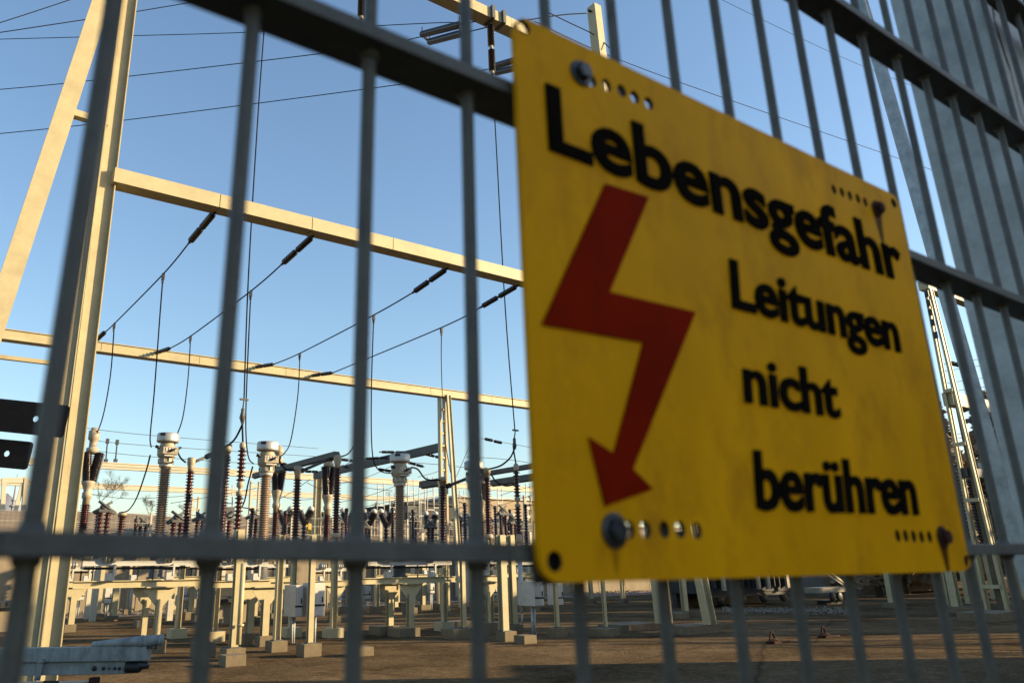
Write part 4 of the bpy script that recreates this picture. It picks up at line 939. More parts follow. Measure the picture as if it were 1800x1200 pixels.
# ================================================================== FAR SMALL APPARATUS
def vbreaker(x, y0, y1, Y, label):
    """V-shaped breaker: two dark chambers on a post with pale caps"""
    P = atY(x, y1, Y); top = atY(x, y0, Y).z; t = thing('v_breaker', label, 'circuit breaker', Vector((P.x, Y, 0)), 'far V-shaped breakers'); h = top-P.z
    for sg in (-1, 1):
        a = Vector((P.x, Y, P.z+h*0.05)); b = Vector((P.x+sg*h*0.45, Y, P.z+h*0.85)); k = MB(); k.lathe(sheds(0, (b-a).length, 9, 0.2, 0.27), a, b-a, 10); k.build('chamber', 'porc_dark', t)
        k = MB(); k.lathe([(0.17, 0), (0.22, 0.08), (0.2, 0.2), (0.08, 0.3)], b, (0, 0, 1), 10); k.build('cap', 'white', t)
    k = MB(); k.lathe(sheds(max(0.5, P.z-2.2), P.z+0.1, 10, 0.12, 0.2), Vector((P.x, Y, 0)), (0, 0, 1), 10); k.build('column', 'porc_dark', t)
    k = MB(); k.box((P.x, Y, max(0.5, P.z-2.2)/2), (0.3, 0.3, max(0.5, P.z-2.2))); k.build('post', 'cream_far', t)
for (x, y0, y1, lab) in [(499, 893, 920, 'V-shaped breaker left of the brown post insulator by the cream post'), (535, 893, 920, 'V-shaped breaker right of the brown post insulator by the cream post'), (612, 897, 922, 'V-shaped breaker just left of the third rod'),
                         (648, 898, 922, 'V-shaped breaker just right of the third rod'), (679, 898, 924, 'V-shaped breaker left of the third current transformer'), (757, 902, 926, 'V-shaped breaker right of the third current transformer'),
                         (832, 905, 930, 'V-shaped breaker near the fourth rod'), (893, 905, 930, 'V-shaped breaker in front of the tan building')]:
    vbreaker(x, y0, y1, 47, lab)
def xswitch(x, y, s, Y, label):
    """pantograph switch: crossed arms over a brown insulator pair"""
    P = atY(x, y, Y); t = thing('pantograph_switch', label, 'switch', Vector((P.x, Y, 0)), 'far pantograph switches'); u = s*Y/1300
    k = MB()
    for sg in (-1, 1):
        k.tube([P+Vector((-sg*u*1.1, 0, -u*0.2)), P+Vector((sg*u*0.7, 0.1*sg, u*0.9))], 0.06, 6); k.tube([P+Vector((sg*u, 0, -u*0.25)), P+Vector((0, 0, u*0.1)), P+Vector((-sg*u*.4, 0, u*0.5))], 0.08, 6)
    k.box(P+Vector((0, 0, -u*0.05)), (u*1.2, 0.3, u*0.25)); k.build('arms', 'greysteel', t)
    for dx in (-0.35, 0.35):
        k = MB(); k.lathe(sheds(P.z-2.1, P.z-u*0.2, 12, 0.09, 0.16), Vector((P.x+dx*u, Y, 0)), (0, 0, 1), 10); k.build('insulator', 'porc', t)
    k = MB(); k.box((P.x, Y, (P.z-2.1)/2), (0.24, 0.24, P.z-2.1)); k.box((P.x, Y, P.z-2.1), (u*1.4, 0.3, 0.14)); k.build('stand', 'cream_far', t)
for (x, y, s, Y, lab) in [(184, 897, 15, 38, 'pantograph switch right of the left cream column'), (312, 915, 16, 36, 'pantograph switch left of the brown post insulator'), (398, 912, 14, 40, 'pantograph switch behind the hidden post insulator'),
                          (806, 912, 14, 44, 'pantograph switch right of the raking leg'), (884, 902, 18, 46, 'pantograph switch against the tan building'), (920, 925, 14, 48, 'pantograph switch at the edge of the sign'), (757, 925, 14, 44, 'pantograph switch below the dark building')]:
    xswitch(x, y, s, Y, lab)
k_lone = post_ins(212, 36, 900, 904, 935, 'small dark post insulator with a jumper right of the pantograph switch', 10, 0.17, group=None)
# more frames, posts and insulators deeper in the yard
for n_, (src, dx, dy, lab) in enumerate([(fr2, 4.6, 9.0, 'apparatus stand deeper in the yard behind the second current transformer'), (fr3, 6.0, 9.5, 'apparatus stand deeper in the yard behind the third current transformer'), (fr1, 5.2, 12.5, 'apparatus stand far back near the wall behind the leftmost transformer'),
                                         (fr3, 11.5, 7.5, 'apparatus stand deeper in the yard behind the sign corner'), (fr2, 13.5, 14.0, 'apparatus stand far back near the wall behind the fourth rod')]):
    l = src[0].location; dup(src[0], Vector((l.x+dx, l.y+dy, l.z)), lab)
    for ch in src[0].children:
        if ch.name.startswith('t_post'):
            c0 = sum((v.co for v in ch.data.vertices), Vector())/len(ch.data.vertices)
            k = MB(); k.box((l.x+dx+c0.x, l.y+dy+c0.y, 0.15), (0.5, 0.5, 0.34)); tag(k.build('footing_block', 'concrete', None, bevel=0.012), 'small far footing under the ' + lab[:60], 'footing', 'concrete footing blocks')
FI = 'far brown insulators deep in the yard'
rnd = random.Random(11)
FIL = [(168, 905, 40, 'right beside the left breaker'), (236, 918, 50, 'left of the leftmost transformer'), (345, 908, 46, 'between the first post insulator and the second rod'), (441, 900, 44, 'just left of the second transformer'), (500, 905, 41, 'just right of the second transformer'),
       (547, 912, 50, 'left of the cream end post'), (566, 905, 55, 'right of the cream end post'), (608, 900, 43, 'just left of the third rod'), (660, 905, 52, 'right of the third rod'), (690, 898, 46, 'left of the third transformer'), (726, 902, 42, 'right of the third transformer'),
       (750, 906, 53, 'in front of the dark building'), (800, 900, 46, 'close right of the raking leg'), (818, 890, 40, 'left of the fourth rod'), (872, 895, 44, 'left of the arrester beside the sign'), (898, 900, 50, 'behind the arrester beside the sign'), (926, 892, 42, 'closest to the sign')]
for x, y, Y, lab in FIL:
    P = atY(x, 945, Y); zt_ = atY(x, y, Y).z; t = thing('far_insulator', 'small dark far insulator ' + lab, 'insulator', Vector((P.x, Y, 0)), FI)
    k = MB(); k.lathe(sheds(max(1.8, P.z-0.6), zt_, 14, 0.085, 0.15), Vector((P.x, Y, 0)), (0, 0, 1), 8); k.build('shed_stack', 'porc' if rnd.random() < .5 else 'porc_dark', t)
    k = MB(); k.lathe([(0.1, zt_), (0.13, zt_+.05), (0.13, zt_+.2), (0.05, zt_+.25)], Vector((P.x, Y, 0)), (0, 0, 1), 8); dx = rnd.uniform(-1.2, 1.2); k.bar(Vector((P.x, Y, zt_+.18)), Vector((P.x+dx, Y, zt_+.18+rnd.uniform(0, .4))), 0.06, 0.06); k.build('cap', 'dark', t)
    k = MB(); k.box((P.x, Y, max(1.8, P.z-.6)/2), (0.2, 0.2, max(1.8, P.z-.6))); k.build('post', 'cream_far', t)
# thin upright rods and stands in front of the dark building
def stand(x, y0, y1, Y, label):
    P = atY(x, y1, Y); top = atY(x, y0, Y).z; t = thing('rod_stand', label, 'switch', Vector((P.x, Y, 0)), 'slender rod gaps before the dark building')
    k = MB()
    for dx in (-0.22, 0.22): k.tube([Vector((P.x+dx*1.4, Y, P.z)), Vector((P.x+dx, Y, top))], 0.04, 6)
    for i in range(3): k.box((P.x, Y, P.z+(top-P.z)*(0.25+0.3*i)), (0.62, 0.06, 0.06))
    k.build('rods', 'white', t)
    k = MB(); k.box((P.x, Y, P.z-0.1), (0.8, 0.4, 0.5)); k.build('drive_box', 'greysteel', t)
    k = MB(); k.box((P.x, Y, P.z/2-.1), (0.2, 0.2, P.z)); k.build('post', 'cream_far', t)
for (x, y0, y1, lab) in [(669, 848, 902, 'slender rod pair left of the third transformer'), (722, 842, 892, 'slender rod pair right of the third transformer'), (742, 848, 926, 'tall slender rod pair before the dark building'), (768, 858, 934, 'slender rod pair left of the brown insulator by the raking leg'), (400, 852, 895, 'slender rod pair beside the left arrester')]:
    stand(x, y0, y1, 50, lab)
for n_, (x, y, wpx, hh) in enumerate([(742, 930, 9, 50), (818, 940, 5, 40), (558, 935, 5, 20), (509, 935, 4, 30), (705, 940, 4, 40), (655, 940, 4, 30), (884, 945, 8, 40), (632, 935, 5, 35), (927, 940, 5, 40)]):
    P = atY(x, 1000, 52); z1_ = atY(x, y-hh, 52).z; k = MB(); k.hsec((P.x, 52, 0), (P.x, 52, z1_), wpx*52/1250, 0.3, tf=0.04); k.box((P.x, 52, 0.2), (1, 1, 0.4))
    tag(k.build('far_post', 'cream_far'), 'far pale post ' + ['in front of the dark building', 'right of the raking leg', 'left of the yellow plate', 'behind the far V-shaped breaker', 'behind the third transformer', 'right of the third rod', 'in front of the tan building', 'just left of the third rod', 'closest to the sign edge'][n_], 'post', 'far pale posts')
# more small switchgear far back, each seen between the nearer columns
for n_, (x, y, s2, Y, lab) in enumerate([(352, 912, 12, 44, 'far pantograph switch just left of the second rod'), (446, 908, 13, 45, 'far pantograph switch close left of the second transformer'), (505, 918, 12, 52, 'far pantograph switch close right of the second transformer'), (598, 916, 13, 50, 'far pantograph switch behind the tall post insulator'),
                                         (640, 925, 14, 46, 'far pantograph switch right of the third rod'), (727, 915, 14, 48, 'far pantograph switch right of the third transformer'), (790, 926, 13, 52, 'far pantograph switch between the insulator and the raking leg'), (822, 922, 16, 45, 'far pantograph switch left of the fourth rod'),
                                         (868, 922, 15, 50, 'far pantograph switch between the fourth rod and the arrester'), (902, 918, 16, 44, 'far pantograph switch just left of the sign arrester'), (252, 922, 12, 50, 'far pantograph switch left of the leftmost transformer base')]):
    xswitch(x, y, s2, Y, lab)
for n_, (x, y0, y1, Y, lab) in enumerate([(632, 860, 915, 52, 'slender rod pair left of the third rod'), (690, 868, 920, 55, 'slender rod pair close left of the third transformer'), (757, 838, 915, 47, 'slender rod pair tallest before the dark building'), (813, 862, 925, 53, 'slender rod pair between the raking leg and the fourth rod'), (880, 858, 915, 55, 'slender rod pair before the tan building'), (931, 850, 925, 50, 'slender rod pair touching the sign edge'), (474, 870, 920, 55, 'slender rod pair right of the second transformer')]):
    stand(x, y0, y1, Y, lab)
for (a, b, c, Y, lab) in [((600, 873), (660, 878), (720, 871), 50, 'sagging thin wire across the third transformer'), ((630, 892), (690, 880), (760, 862), 52, 'thin wire rising to the right past the third transformer'), ((720, 880), (780, 872), (850, 876), 50, 'thin sagging wire before the dark building'), ((800, 868), (850, 880), (935, 872), 52, 'thin sagging wire before the tan building'),
                          ((480, 868), (530, 878), (600, 868), 50, 'thin sagging wire right of the second transformer'), ((160, 868), (230, 876), (330, 871), 55, 'thin sagging wire right of the left column'), ((300, 884), (350, 876), (450, 858), 50, 'thin wire rising left of the second transformer'), ((840, 900), (880, 888), (940, 868), 46, 'thin wire rising to the sign edge')]:
    cable([(*a, Y), (*b, Y), (*c, Y)], 0.02, lab, 'thin_wire', 'wire', FW, 'wire_grey')
# more posts and boxes below the rail, deeper in the yard
for n_, (xc, yb, yt, wp, lab) in enumerate([(222, 1080, 985, 5, 'thin pale far post between the small boxes and the T-posts'), (337, 1077, 985, 6, 'thin pale far post close left of the second rod'), (478, 1080, 985, 6, 'thin pale far post behind the shaded post'), (572, 1078, 990, 5, 'thin pale far post behind the wide white cabinet'),
                                            (608, 1076, 985, 8, 'pale far post left of the third rod foot'), (662, 1076, 990, 8, 'shaded far post right of the third rod'), (744, 1072, 990, 9, 'shaded far post right of the third T-posts'), (773, 1070, 990, 8, 'shaded far post in the gap right of the third T-posts'), (838, 1068, 990, 7, 'shaded far post near the fourth rod foot'), (948, 1068, 985, 6, 'far post behind the cabinet at the sign corner'), (1040, 1060, 1005, 6, 'far post below the left part of the sign'), (1096, 1060, 1005, 6, 'far post left of the middle A-frame leg')]):
    P = G(xc, yb); w_ = wp/FPX*px(P)[2]; t = thing('far_support_post', lab, 'post', P, 'far posts below the rail')
    k = MB(); k.hsec(P+Vector((0, 0, .2)), P+Vector((0, 0, up(P, yt))), w_, w_*.9, web=(n_ % 2, 1-n_ % 2, 0), tf=0.025); k.build('shaft', 'cream', t); k = MB(); k.box(P+Vector((0, 0, 0.13)), (w_*2.2, w_*2.2, 0.26)); k.build('footing', 'concrete', t)
for (xl, xr, yt, yb, gb, lab) in [(228, 240, 1010, 1030, 1080, 'small pale box left of the leftmost T-posts'), (345, 356, 1034, 1052, 1078, 'small pale box close left of the second rod'), (600, 612, 1035, 1055, 1076, 'small pale box left of the third rod foot'), (690, 700, 1008, 1022, 1074, 'small box above the third T-posts'), (862, 874, 1030, 1046, 1070, 'small pale box right of the fourth rod foot')]:
    cabinet(xl, xr, yt, yb, gb, lab)
# small yellow plate far away
P = atY(540, 928, 49.5); t = thing('yellow_plate', 'tiny yellow plate far back between the insulator and the cream post', 'sign', Vector((P.x, 49.5, 0)))
k = MB(); k.box(P, (0.62, 0.03, 0.62)); k.build('plate', 'yellowpaint', t)
k = MB(); k.prism([P+Vector((0.06, -0.03, 0.2)), P+Vector((0.12, -0.03, 0.2)), P+Vector((0.02, -0.03, 0.03)), P+Vector((0.1, -0.03, 0.03)), P+Vector((-0.06, -0.03, -0.2)), P+Vector((-0.02, -0.03, -0.02)), P+Vector((-0.1, -0.03, -0.02))], (0, 0.01, 0)); k.build('flash', 'black', t)
k = MB(); k.box((P.x, 49.56, P.z/2), (0.1, 0.06, P.z)); k.build('post', 'cream_far', t)
# far wires between the gantries
fw = [((150, 752), (268, 765), (560, 788), 60, 'topmost thin far wire behind the leftmost transformer'), ((155, 772), (262, 783), (620, 806), 60, 'second thin far wire behind the leftmost transformer'), ((158, 791), (262, 802), (480, 817), 60, 'third thin far wire behind the leftmost transformer'),
      ((845, 770), (872, 775), (945, 788), 40, 'thin wire with insulators left of the sign edge'), ((820, 803), (880, 806), (945, 815), 45, 'thin wire above the grey beams by the sign'), ((720, 812), (790, 818), (850, 826), 45, 'thin wire across the slotted post'),
      ((480, 882), (510, 866), (545, 842), 44, 'thin slanting wire left of the cream end post'), ((560, 858), (640, 840), (690, 818), 46, 'thin slanting wire left of the third transformer'), ((590, 884), (650, 870), (705, 850), 48, 'lower thin slanting wire left of the third transformer'),
      ((600, 842), (640, 856), (690, 862), 48, 'thin sagging wire behind the third rod'), ((450, 895), (480, 903), (520, 900), 46, 'thin sagging wire behind the second transformer'), ((540, 848), (560, 858), (590, 868), 46, 'short thin wire right of the cream end post'),
      ((830, 772), (812, 815), (800, 842), 46, 'thin steep wire right of the slotted post'), ((735, 838), (770, 828), (790, 815), 48, 'thin rising wire left of the slotted post'), ((880, 870), (905, 862), (945, 852), 44, 'thin wire below the grey beams by the sign'),
      ((640, 797), (600, 822), (590, 840), 40, 'short thin wire by the tall post insulator')]
for (a, b, c, Y, lab) in fw: cable([(*a, Y), (*b, Y), (*c, Y)], 0.02 if Y > 42 else 0.016, lab, 'thin_wire', 'wire', FW, 'wire_grey')
for n_, (x, y0, y1) in enumerate([(189, 775, 809), (206, 777, 809), (405, 785, 808)]):
    k = MB(); P = atY(x, y0, 60); Q = atY(x-3, y1, 60); k.tube([P, Q], 0.05, 6); k.box(P, (0.2, 0.2, 0.35)); k.box(Q, (0.25, 0.2, 0.2)); tag(k.build('far_dropper', 'wire_grey'), 'short far dropper ' + ['left one of the pair right of the left column', 'right one of the pair right of the left column', 'beside the left arrester'][n_], 'cable', 'far droppers')
for n_, x in enumerate((852, 868)): strain(atY(x, 771+n_*4, 40), atY(x+14, 774+n_*4, 40), ['left', 'right'][n_]+' tiny insulator on the thin wire left of the sign edge', 0.1, 'tiny insulators on the thin wire')

# mesh fence on top of the wall
ff = thing('far_mesh_fence', 'pale mesh fence running along the top of the back wall', 'fence', WA+wn*1.0+Vector((0, 0, WH)))
k = MB(); L0 = WA+wn*1.0-wd*26; L1 = WA+wn*1.0+wd*100
for z in (0.2, 0.7, 1.2, 1.7): k.bar(L0+Vector((0, 0, WH+z)), L1+Vector((0, 0, WH+z)), 0.02, 0.03)
n = 520
for i in range(n): q = L0.lerp(L1, i/n); k.bar(q+Vector((0, 0, WH-0.2)), q+Vector((0, 0, WH+1.75)), 0.012, 0.012)
k.build('mesh', 'mesh', ff)
for i in range(44):
    q = L0.lerp(L1, i/44); p = MB(); p.box(q+Vector((0, 0, WH+0.75)), (0.1, 0.1, 2.1)); p.build('fence_post', 'cream_far', ff)

# ================================================================== RIGHT-HAND PART OF THE YARD
RT = G(1737, 1080)
rt = thing('steel_gantry', 'tapering cream lattice mast beside the right edge of the sign', 'gantry', Vector((RT.x, RT.y, 0)))
Xr = RT.x
def onXr(x, y): return along(x, y, Xr)
Lp = [onXr(1628, 508), onXr(1667, 690), onXr(1687, 783), onXr(1737, 1076)]
Rp = [onXr(1636, 508), onXr(1677, 690), onXr(1704, 783), onXr(1772, 1072)]
for nm, pp in (('front_leg', Rp), ('rear_leg', Lp)):
    k = MB(); a = pp[0]; b = Vector((Xr, pp[-1].y, 0.1)); k.hsec(b, a, 0.3, 0.09, web=(1, 0, 0), tf=0.03); k.build(nm, 'cream', rt)
tz = Lp[0].z
def mast_y(z): f = z/tz; return Lp[-1].y*(1-f)+Lp[0].y*f, Rp[-1].y*(1-f)+Rp[0].y*f
for y in (690, 783, 880, 960, 1030):
    z = up((Xr, RT.y), y); ya, yb_ = mast_y(z); k = MB(); k.box((Xr-0.2, (ya+yb_)/2, z), (0.08, abs(yb_-ya), 0.14)); k.build('batten', 'cream', rt)
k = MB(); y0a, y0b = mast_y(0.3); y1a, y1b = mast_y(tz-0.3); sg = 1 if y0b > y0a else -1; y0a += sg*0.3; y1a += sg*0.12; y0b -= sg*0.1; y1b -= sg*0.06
k.add([(Xr+0.12, y0a, 0.3), (Xr+0.12, y0b, 0.3), (Xr+0.12, y1b, tz-.3), (Xr+0.12, y1a, tz-.3), (Xr+0.16, y0a, 0.3), (Xr+0.16, y0b, 0.3), (Xr+0.16, y1b, tz-.3), (Xr+0.16, y1a, tz-.3)], [(0, 1, 2, 3), (4, 7, 6, 5), (0, 4, 5, 1), (1, 5, 6, 2), (2, 6, 7, 3), (3, 7, 4, 0)]); k.build('shade_infill', 'shade_steel', rt)  # infill between the legs, shade painted in by its dark material
for i, y in enumerate((520, 536, 552, 570, 592)):
    z = up((Xr, Lp[0].y*.8+RT.y*.2), y); ya, yb_ = mast_y(z); k = MB(); k.box((Xr-0.27, (ya+yb_)/2, z), (0.04, 0.16, 0.3)); k.build('slot', 'dark', rt)
k = MB(); k.box((Xr+8, Lp[0].y, tz+0.15), (16.4, 0.4, 0.4)); k.build('crossbeam', 'cream', rt)
bz = up((Xr, RT.y), 700)
k = MB(); k.box((Xr+8, RT.y-.2, up((Xr, RT.y), 702)), (16, 0.4, 0.55)); k.build('middle_beam', 'cream', rt)
k = MB(); k.box((Xr+8, RT.y-.2, up((Xr, RT.y), 830)), (16, 0.3, 0.35)); k.build('lower_beam', 'greysteel', rt)
for n_, (a, b) in enumerate([((1672, 638), (1688, 642)), ((1690, 712), (1712, 703)), ((1693, 742), (1715, 735)), ((1690, 722), (1708, 716))]):
    strain(atY(*a, RT.y+3), atY(*b, RT.y+3), 'dark insulator right of the lattice mast, ' + ['the topmost one', 'second from the top', 'the lowest one', 'third from the top'][n_], 0.12, 'insulators by the lattice mast')
for n_, y in enumerate((634, 646, 668, 684, 760, 768, 775, 783)):
    cable([(1660, y+6, 16), (1700, y, 16), (1760, y-8, 16)], 0.014, 'thin wire right of the lattice mast, number %s from the top' % ['first', 'second', 'third', 'fourth', 'fifth', 'sixth', 'seventh', 'eighth'][n_], 'thin_wire', 'wire', 'thin wires right of the mast')
for n_, (xc, yb, yt, wp) in enumerate([(1570, 1068, 990, 11), (1668, 1072, 985, 12), (1684, 1076, 900, 15), (1706, 1070, 985, 10), (1722, 1064, 960, 8), (1768, 1070, 880, 14)]):
    P = G(xc, yb); k = MB(); zt_ = up(P, yt); w_ = wp/FPX*px(P)[2]
    t = thing('support_post', 'cream support post at the lower right, ' + ['left of the others beneath the sign', 'first at the sign corner', 'tallest beside the sign corner', 'slim one behind the mast foot', 'slimmest one inside the mast foot', 'right of the mast foot'][n_], 'post', P, 'cream posts at the lower right')
    k.hsec(P, P+Vector((0, 0, zt_)), w_, w_*0.8, tf=0.03); k.build('shaft', 'cream', t); k = MB(); k.box(P+Vector((0, 0, 0.12)), (w_*2.4, w_*2.4, 0.24)); k.build('footing', 'concrete', t, bevel=0.015)
k = MB(); P = G(1742, 1090); k.box((P.x, P.y, 0.15), (2.2, 1.2, 0.3)); tag(k.build('footing_block', 'concrete', None, bevel=0.02), 'broad footing under the lattice mast right of the sign', 'footing', 'concrete footing blocks')
# apparatus behind the mast
for n_, (x, y0, y1) in enumerate([(1752, 740, 880), (1705, 830, 960), (1728, 845, 955), (1745, 870, 960)]):
    P = atY(x, y1, 20); t = thing('post_insulator', 'dark insulator column right of the sign, ' + ['tallest and highest', 'next to the sign edge', 'inside the mast outline', 'lowest and rightmost'][n_], 'insulator', Vector((P.x, 20, 0)), 'dark insulator columns behind the mast')
    k = MB(); k.lathe(sheds(P.z, atY(x, y0, 20).z, 20, 0.12, 0.2), Vector((P.x, 20, 0)), (0, 0, 1), 12); k.build('shed_stack', 'porc_dark', t)
    k = MB(); k.box((P.x, 20, P.z/2), (0.25, 0.25, P.z)); k.build('post', 'cream', t)
for n_, (x, y, wpx, hpx, Y) in enumerate([(1742, 802, 30, 14, 19), (1748, 840, 24, 10, 19), (1732, 820, 12, 14, 19), (1775, 920, 22, 26, 19)]):
    P = atY(x, y, Y); d = px(P)[2]; t = thing('apparatus_box', 'pale apparatus box right of the mast, ' + ['topmost', 'middle long', 'small square', 'lowest and largest'][n_], 'cabinet', Vector((P.x, Y, 0)), 'pale boxes behind the mast')
    k = MB(); k.box(P, (wpx/FPX*d*1.4, 0.5, hpx/FPX*d)); k.build('case', 'white', t, bevel=0.02); k = MB(); k.box((P.x, Y, P.z/2), (0.2, 0.2, P.z)); k.build('post', 'cream', t)
# dark power transformer on rails and a small bogie
TP = G(1310, 1066); tp = thing('power_transformer', 'large dark power transformer in the shade below the sign', 'transformer', Vector((TP.x, TP.y, 0)))
a = atY(1252, 1062, TP.y); b = atY(1400, 1055, TP.y); 
k = MB(); k.box(((a.x+b.x)/2, TP.y+1.3, 2.1), (b.x-a.x, 2.4, 2.9)); k.build('tank', 'slate', tp)
k = MB(); nn = 16
for i in range(nn): k.box((a.x+(i+.5)*(b.x-a.x)/nn, TP.y-0.02, 2.0), (0.06, 0.3, 2.2))
k.build('radiator', 'slate', tp)
k = MB()
for f in (0.1, 0.5, 0.62, 0.86): k.box((a.x+(b.x-a.x)*f, TP.y-0.25, 1.25), (0.22, 0.12, 0.9))
k.build('valve_box', 'beige', tp)
for f in (0.15, 0.4, 0.65, 0.9):
    k = MB(); k.lathe([(0.22, 0), (0.26, 0.03), (0.26, 0.12), (0.22, 0.15)], (a.x+(b.x-a.x)*f, TP.y+0.2, 0.38), (0, 1, 0), 16); k.build('wheel', 'dark', tp)
k = MB(); k.box(((a.x+b.x)/2, TP.y+0.3, 0.56), (b.x-a.x, 0.3, 0.16)); k.box(((a.x+b.x)/2, TP.y+2.2, 0.35), (b.x-a.x, 0.3, 0.7)); k.build('underframe', 'dark', tp)
bg_ = thing('rail_bogie', 'small pale bogie on wheels in front of the dark transformer', 'bogie', G(1462, 1062)); BP = G(1462, 1062)
k = MB(); a = atY(1437, 1037, BP.y); b = atY(1493, 1037, BP.y); k.box(((a.x+b.x)/2, BP.y+0.3, a.z), (b.x-a.x, 0.8, 0.24)); k.build('frame', 'beige', bg_)
for f in (0.4, 0.62):
    k = MB(); k.lathe([(0.2, 0), (0.24, 0.03), (0.24, 0.1)], (a.x+(b.x-a.x)*f, BP.y-0.12, a.z-0.35), (0, 1, 0), 16); k.build('wheel', 'dark', bg_)
k = MB(); k.bar((b.x-0.2, BP.y, a.z+0.2), (a.x+0.4, BP.y, a.z+1.3), 0.08, 0.1); k.bar((b.x-0.5, BP.y, a.z+0.2), (a.x+0.2, BP.y, a.z+1.1), 0.06, 0.08); k.build('lever', 'beige', bg_)
k = MB(); k.box(((a.x+b.x)/2, BP.y+0.3, (a.z-0.5)/2), ((b.x-a.x)*0.5, 0.5, a.z-0.5)); k.build('stand', 'dark', bg_)
house(1500, 1680, 985, 1062, 29, 6, 'roof', 'dark shaded shed behind the lower right posts', 'yard_shed', 'shed')
for n_, (x, y) in enumerate(((1362, 1130), (1452, 1120))):
    P = G(x, y); t = thing('anchor_hook', ['nearer rusty lifting hook lying on the asphalt', 'farther rusty lifting hook lying on the asphalt'][n_], 'hook', P, 'rusty hooks on the ground'); k = MB()
    k.tube(smoothpts([P+Vector((-0.22, 0, 0.03)), P+Vector((0, 0.05, 0.28)), P+Vector((0.12, 0, 0.05)), P+Vector((0.5, -0.1, 0.02))]), 0.03, 8); k.tube(smoothpts([P+Vector((-0.28, 0.05, 0.02)), P+Vector((-0.05, -0.05, 0.1)), P+Vector((0.2, 0, 0.03))]), 0.035, 8); k.box(P+Vector((0, 0, 0.03)), (0.3, 0.2, 0.06)); k.build('hook', 'rust', t)
# loose ballast stones along the rails and the gravel strip
k = MB()
def stone(P, r):
    vs = [P+Vector((random.uniform(.6, 1)*r*sx, random.uniform(.6, 1)*r*sy, max(0, random.uniform(.3, .9)*r*(1+sz)))) for sx, sy, sz in ((1, 0, 0), (0, 1, 0), (-1, 0, 0), (0, -1, 0), (0.2, 0.1, 0.8))]
    k.add(vs, [(0, 1, 4), (1, 2, 4), (2, 3, 4), (3, 0, 4)])
for i in range(2600):
    u, v = random.random(), random.random(); P = WA-wd*12+wd*(u*70)-wn*(0.1+5.6*v*v); P.z = 0.0; stone(P, random.uniform(0.04, 0.12))
for i in range(900):
    P = G(random.uniform(1270, 1500), 1074+random.gauss(0, 3)); stone(P, random.uniform(0.03, 0.09))
kind(k.build('ballast_stones', 'stone'), 'stuff')
k = MB()
for i in range(200):
    P = G(random.uniform(0, 1800), 1085+115*random.random()**0.7); stone(P, random.uniform(0.006, 0.018))
kind(k.build('loose_grit', 'stone'), 'stuff')

# ================================================================== FAR LEFT: telecom tower on the hill, bare trees on the bank
P = atY(23, 886, 900); Pt = atY(25, 832, 900)
t = thing('telecom_tower', 'slim pale telecom tower on the hazy hill at the far left', 'tower', Vector((P.x, 900, 0)))
k = MB(); k.tube([Vector((P.x, 900, 0)), Vector((P.x, 900, P.z)), Vector((P.x, 900, (P.z+Pt.z)/2)), Vector((P.x, 900, Pt.z))], [2.2, 1.3, 0.8, 0.3], 8); k.build('mast', 'hill', t)
k = MB(); k.lathe([(1.2, 0), (3.4, .5), (3.4, 2), (1.2, 2.5)], (P.x, 900, P.z-3), (0, 0, 1), 10); k.lathe([(1, 0), (2.4, .5), (2.4, 1.6), (1, 2)], (P.x, 900, P.z+3), (0, 0, 1), 10); k.build('platform', 'hill', t)
def tree(P, h, label, spread=0.5, gens=5, name='bare_tree', rmin=0.012, group=None, r0=None, seed=0):
    rnd = random.Random(seed); t = thing(name, label, 'tree', P, group); tr = MB(); cw = MB()
    def grow(p, d, L, r, g):
        pts = [p]; q = p; dd = d
        for i in range(3):
            dd = (dd+Vector((rnd.uniform(-1, 1), rnd.uniform(-1, 1), rnd.uniform(-.5, .9)))*0.12).normalized(); q = q+dd*L/3; pts.append(q)
        (tr if g <= 1 else cw).tube(pts, [r, r*.9, r*.78, r*.66], 7 if g < 2 else 4 if g < 4 else 3)
        if g >= gens: return
        for i in range(rnd.choice((3, 3, 4))):
            ax = Vector((rnd.uniform(-1, 1), rnd.uniform(-1, 1), rnd.uniform(-.2, .6))).normalized(); nd = (dd+ax*spread*rnd.uniform(.7, 1.5)).normalized()
            grow(pts[rnd.choice((1, 2, 3, 3))], nd, L*rnd.uniform(.6, .8), max(rmin, r*rnd.uniform(.45, .62)), g+1)
    grow(Vector(P), Vector((0, 0, 1)), h*0.3, r0 or h*0.018, 0)
    tr.build('trunk', 'bark', t); cw.build('crown', 'bark', t); return t
bt = WA+wn*9
def bank_z(P): 
    d = (P-WA).dot(wn); return WH-0.25+4.7*(1-math.exp(-max(0, d-0.42)/6*0.28))-0.3
for n_, (x, Y, h, lab) in enumerate([(172, 70, 6.5, 'bare bush beside the left cream column above the bank'), (262, 90, 4.0, 'low bare bush behind the leftmost transformer'), (700, 80, 6, 'bare bush behind the third transformer'), (330, 95, 4, 'low bare bush right of the leftmost transformer'), (655, 85, 4.5, 'bare bush right of the third rod')]):
    P = atY(x, 930, Y); P.z = bank_z(P); tree(P, h*.85, lab, 0.7, 6, 'bare_bush', 0.005, 'bare bushes on the bank', r0=0.035, seed=n_)
# parapet line of shrubs far along the bank crest
k = MB()
for i in range(900):
    q = WA-wd*30+wd*random.uniform(0, 130)+wn*random.uniform(52, 78); z = bank_z(q); hh = random.uniform(0.4, 1.4)
    for j in range(3):
        dx = Vector((random.uniform(-1, 1), random.uniform(-1, 1), 0))*0.6; k.add([q+dx+Vector((0, 0, z)), q+dx+Vector((0.25, 0, z)), q+dx*1.6+Vector((0, 0, z+hh))], [(0, 1, 2)])
kind(k.build('bank_scrub', 'bark'), 'stuff')

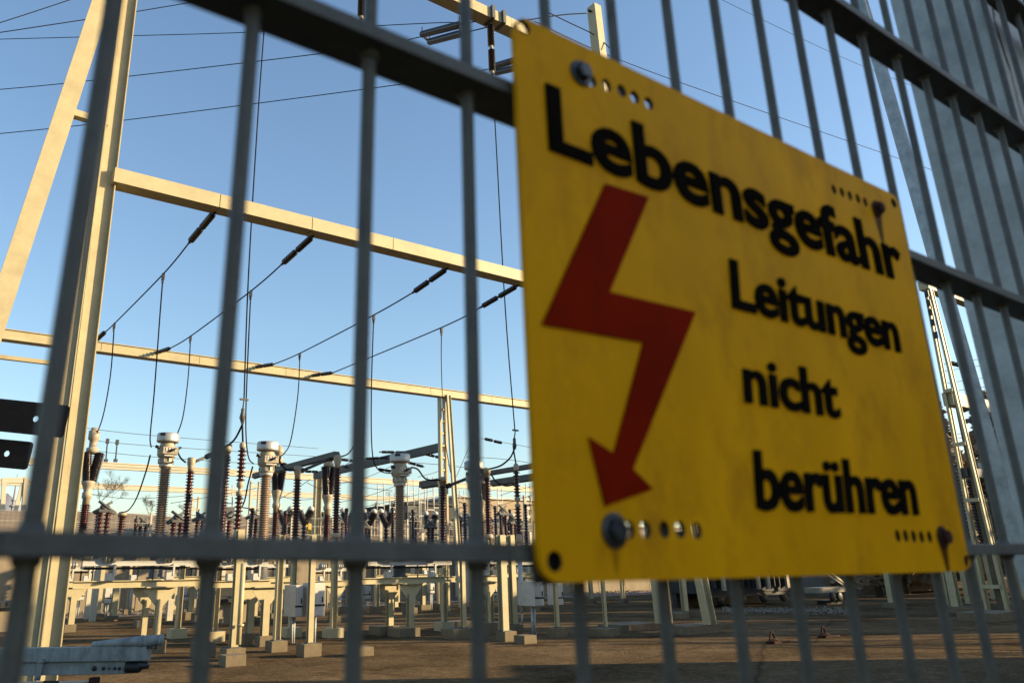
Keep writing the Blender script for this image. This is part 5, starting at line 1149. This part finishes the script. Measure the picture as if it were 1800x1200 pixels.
WALLSHADE = [(27, 34, 14.2, 1.6), (31, 35, 14.0, 2.4), (36, 34, 13.6, 1.8), (40.5, 36, 14.5, 2.2), (14.5, 37, 12.6, .7), (20, 36, 12.2, .9)]
# ================================================================== outside the picture: what shades the fence and throws the long shadows
hb = thing('added_shade_building', 'plain building added right of the camera outside the picture to shade the fence', 'building', view(26, 2))  # unseen block added to shade the fence and near ground
k = MB(); ang = -YAW
k.box(view(27, 4.6, 4.45), (18, 24, 8.9), ang); k.build('wall', 'roof', hb)
k = MB(); k.box(view(27, 17.55, 2.4), (18, 1.9, 4.8), ang); k.build('shade_annex', 'roof', hb)  # low wing shaped to set the far edge of that shadow
k = MB(); k.box(view(27, 4.6, 9.02), (18.4, 23.8, 0.24), ang); k.build('roof', 'slate', hb)
def shade_caster_tree(P, h, label, seed, wd_=0.24):  # unseen columnar crowns, added and sized to throw shadow bands
    rnd = random.Random(seed); t = thing('added_shade_tree', label, 'tree', P, 'added shade trees outside the picture'); tr = MB(); tr.tube([P, P+Vector((0, 0, h*0.95))], [h*0.02, 0.03], 7); tr.build('trunk', 'bark', t)
    cw = MB()
    for i in range(int(600+700*wd_)):
        f = rnd.random(); z = h*(0.06+0.94*f); rad = wd_*min(1, 2.2*(1.02-f))*rnd.uniform(.1, 1.0); an = rnd.uniform(0, 2*math.pi); q = P+Vector((math.cos(an)*rad, math.sin(an)*rad, z))
        u = Vector((rnd.uniform(-1, 1), rnd.uniform(-1, 1), rnd.uniform(-1, .4)))*min(0.6, wd_*.7); v = Vector((rnd.uniform(-1, 1), rnd.uniform(-1, 1), rnd.uniform(-.6, .6)))*min(.5, wd_*.7); cw.add([q-u, q+v, q+u, q-v], [(0, 1, 2, 3)])
    cw.build('crown', 'bank', t)
words = 'one two three four five six seven eight nine ten eleven twelve thirteen fourteen fifteen sixteen seventeen eighteen'.split()
for n_, (r, d, h, wd_) in enumerate([(40, 28.1, 12.8, 1.5), (46, 33.4, 14.4, 2.7), (52, 39.2, 16.2, 2.6), (42, 24.4, 12.0, .55), (47, 25.8, 13.2, .4), (38, 22.3, 10.6, .16), (60, 44, 18.5, 2.4), (50, 21.0, 13.5, .1), (56, 50, 18, 2.5), (36, 26.5, 10.4, .2), (44, 30.9, 13, .25), (48, 23.3, 13, .14), (45, 27.0, 13.2, .55), (41, 25.0, 12.2, .7), (53, 36.0, 16.4, 1.6), (39, 30.0, 12.3, .3)]):
    P = FH*d+SUN_AZ*r; P.z = 0
    shade_caster_tree(P, h, 'added columnar tree outside the right edge throwing a long shadow, tree %s counted from the fence' % words[n_], 60+n_, wd_)
for n_, (X, r, h, wd_) in enumerate(WALLSHADE):
    P = Vector((X, 46, 0))+SUN_AZ*r; shade_caster_tree(P, h, 'added columnar far-off tree that shades the back wall, tree %s from the left' % words[n_], 90+n_, wd_)
for n_, (r, d, h) in enumerate([(46, 20.3, 13), (52, 23.0, 14), (44, 27.6, 12)]):
    sdir = SUN_AZ; P = FH*d+sdir*r; P.z = 0
    tree(P, h, 'leafless roadside tree outside the right edge throwing long shadows, tree %s counted from the fence' % ['one', 'two', 'three', 'four', 'five', 'six'][n_], 0.6, 5, 'bare_tree', 0.03, 'leafless trees outside the picture', seed=40+n_)
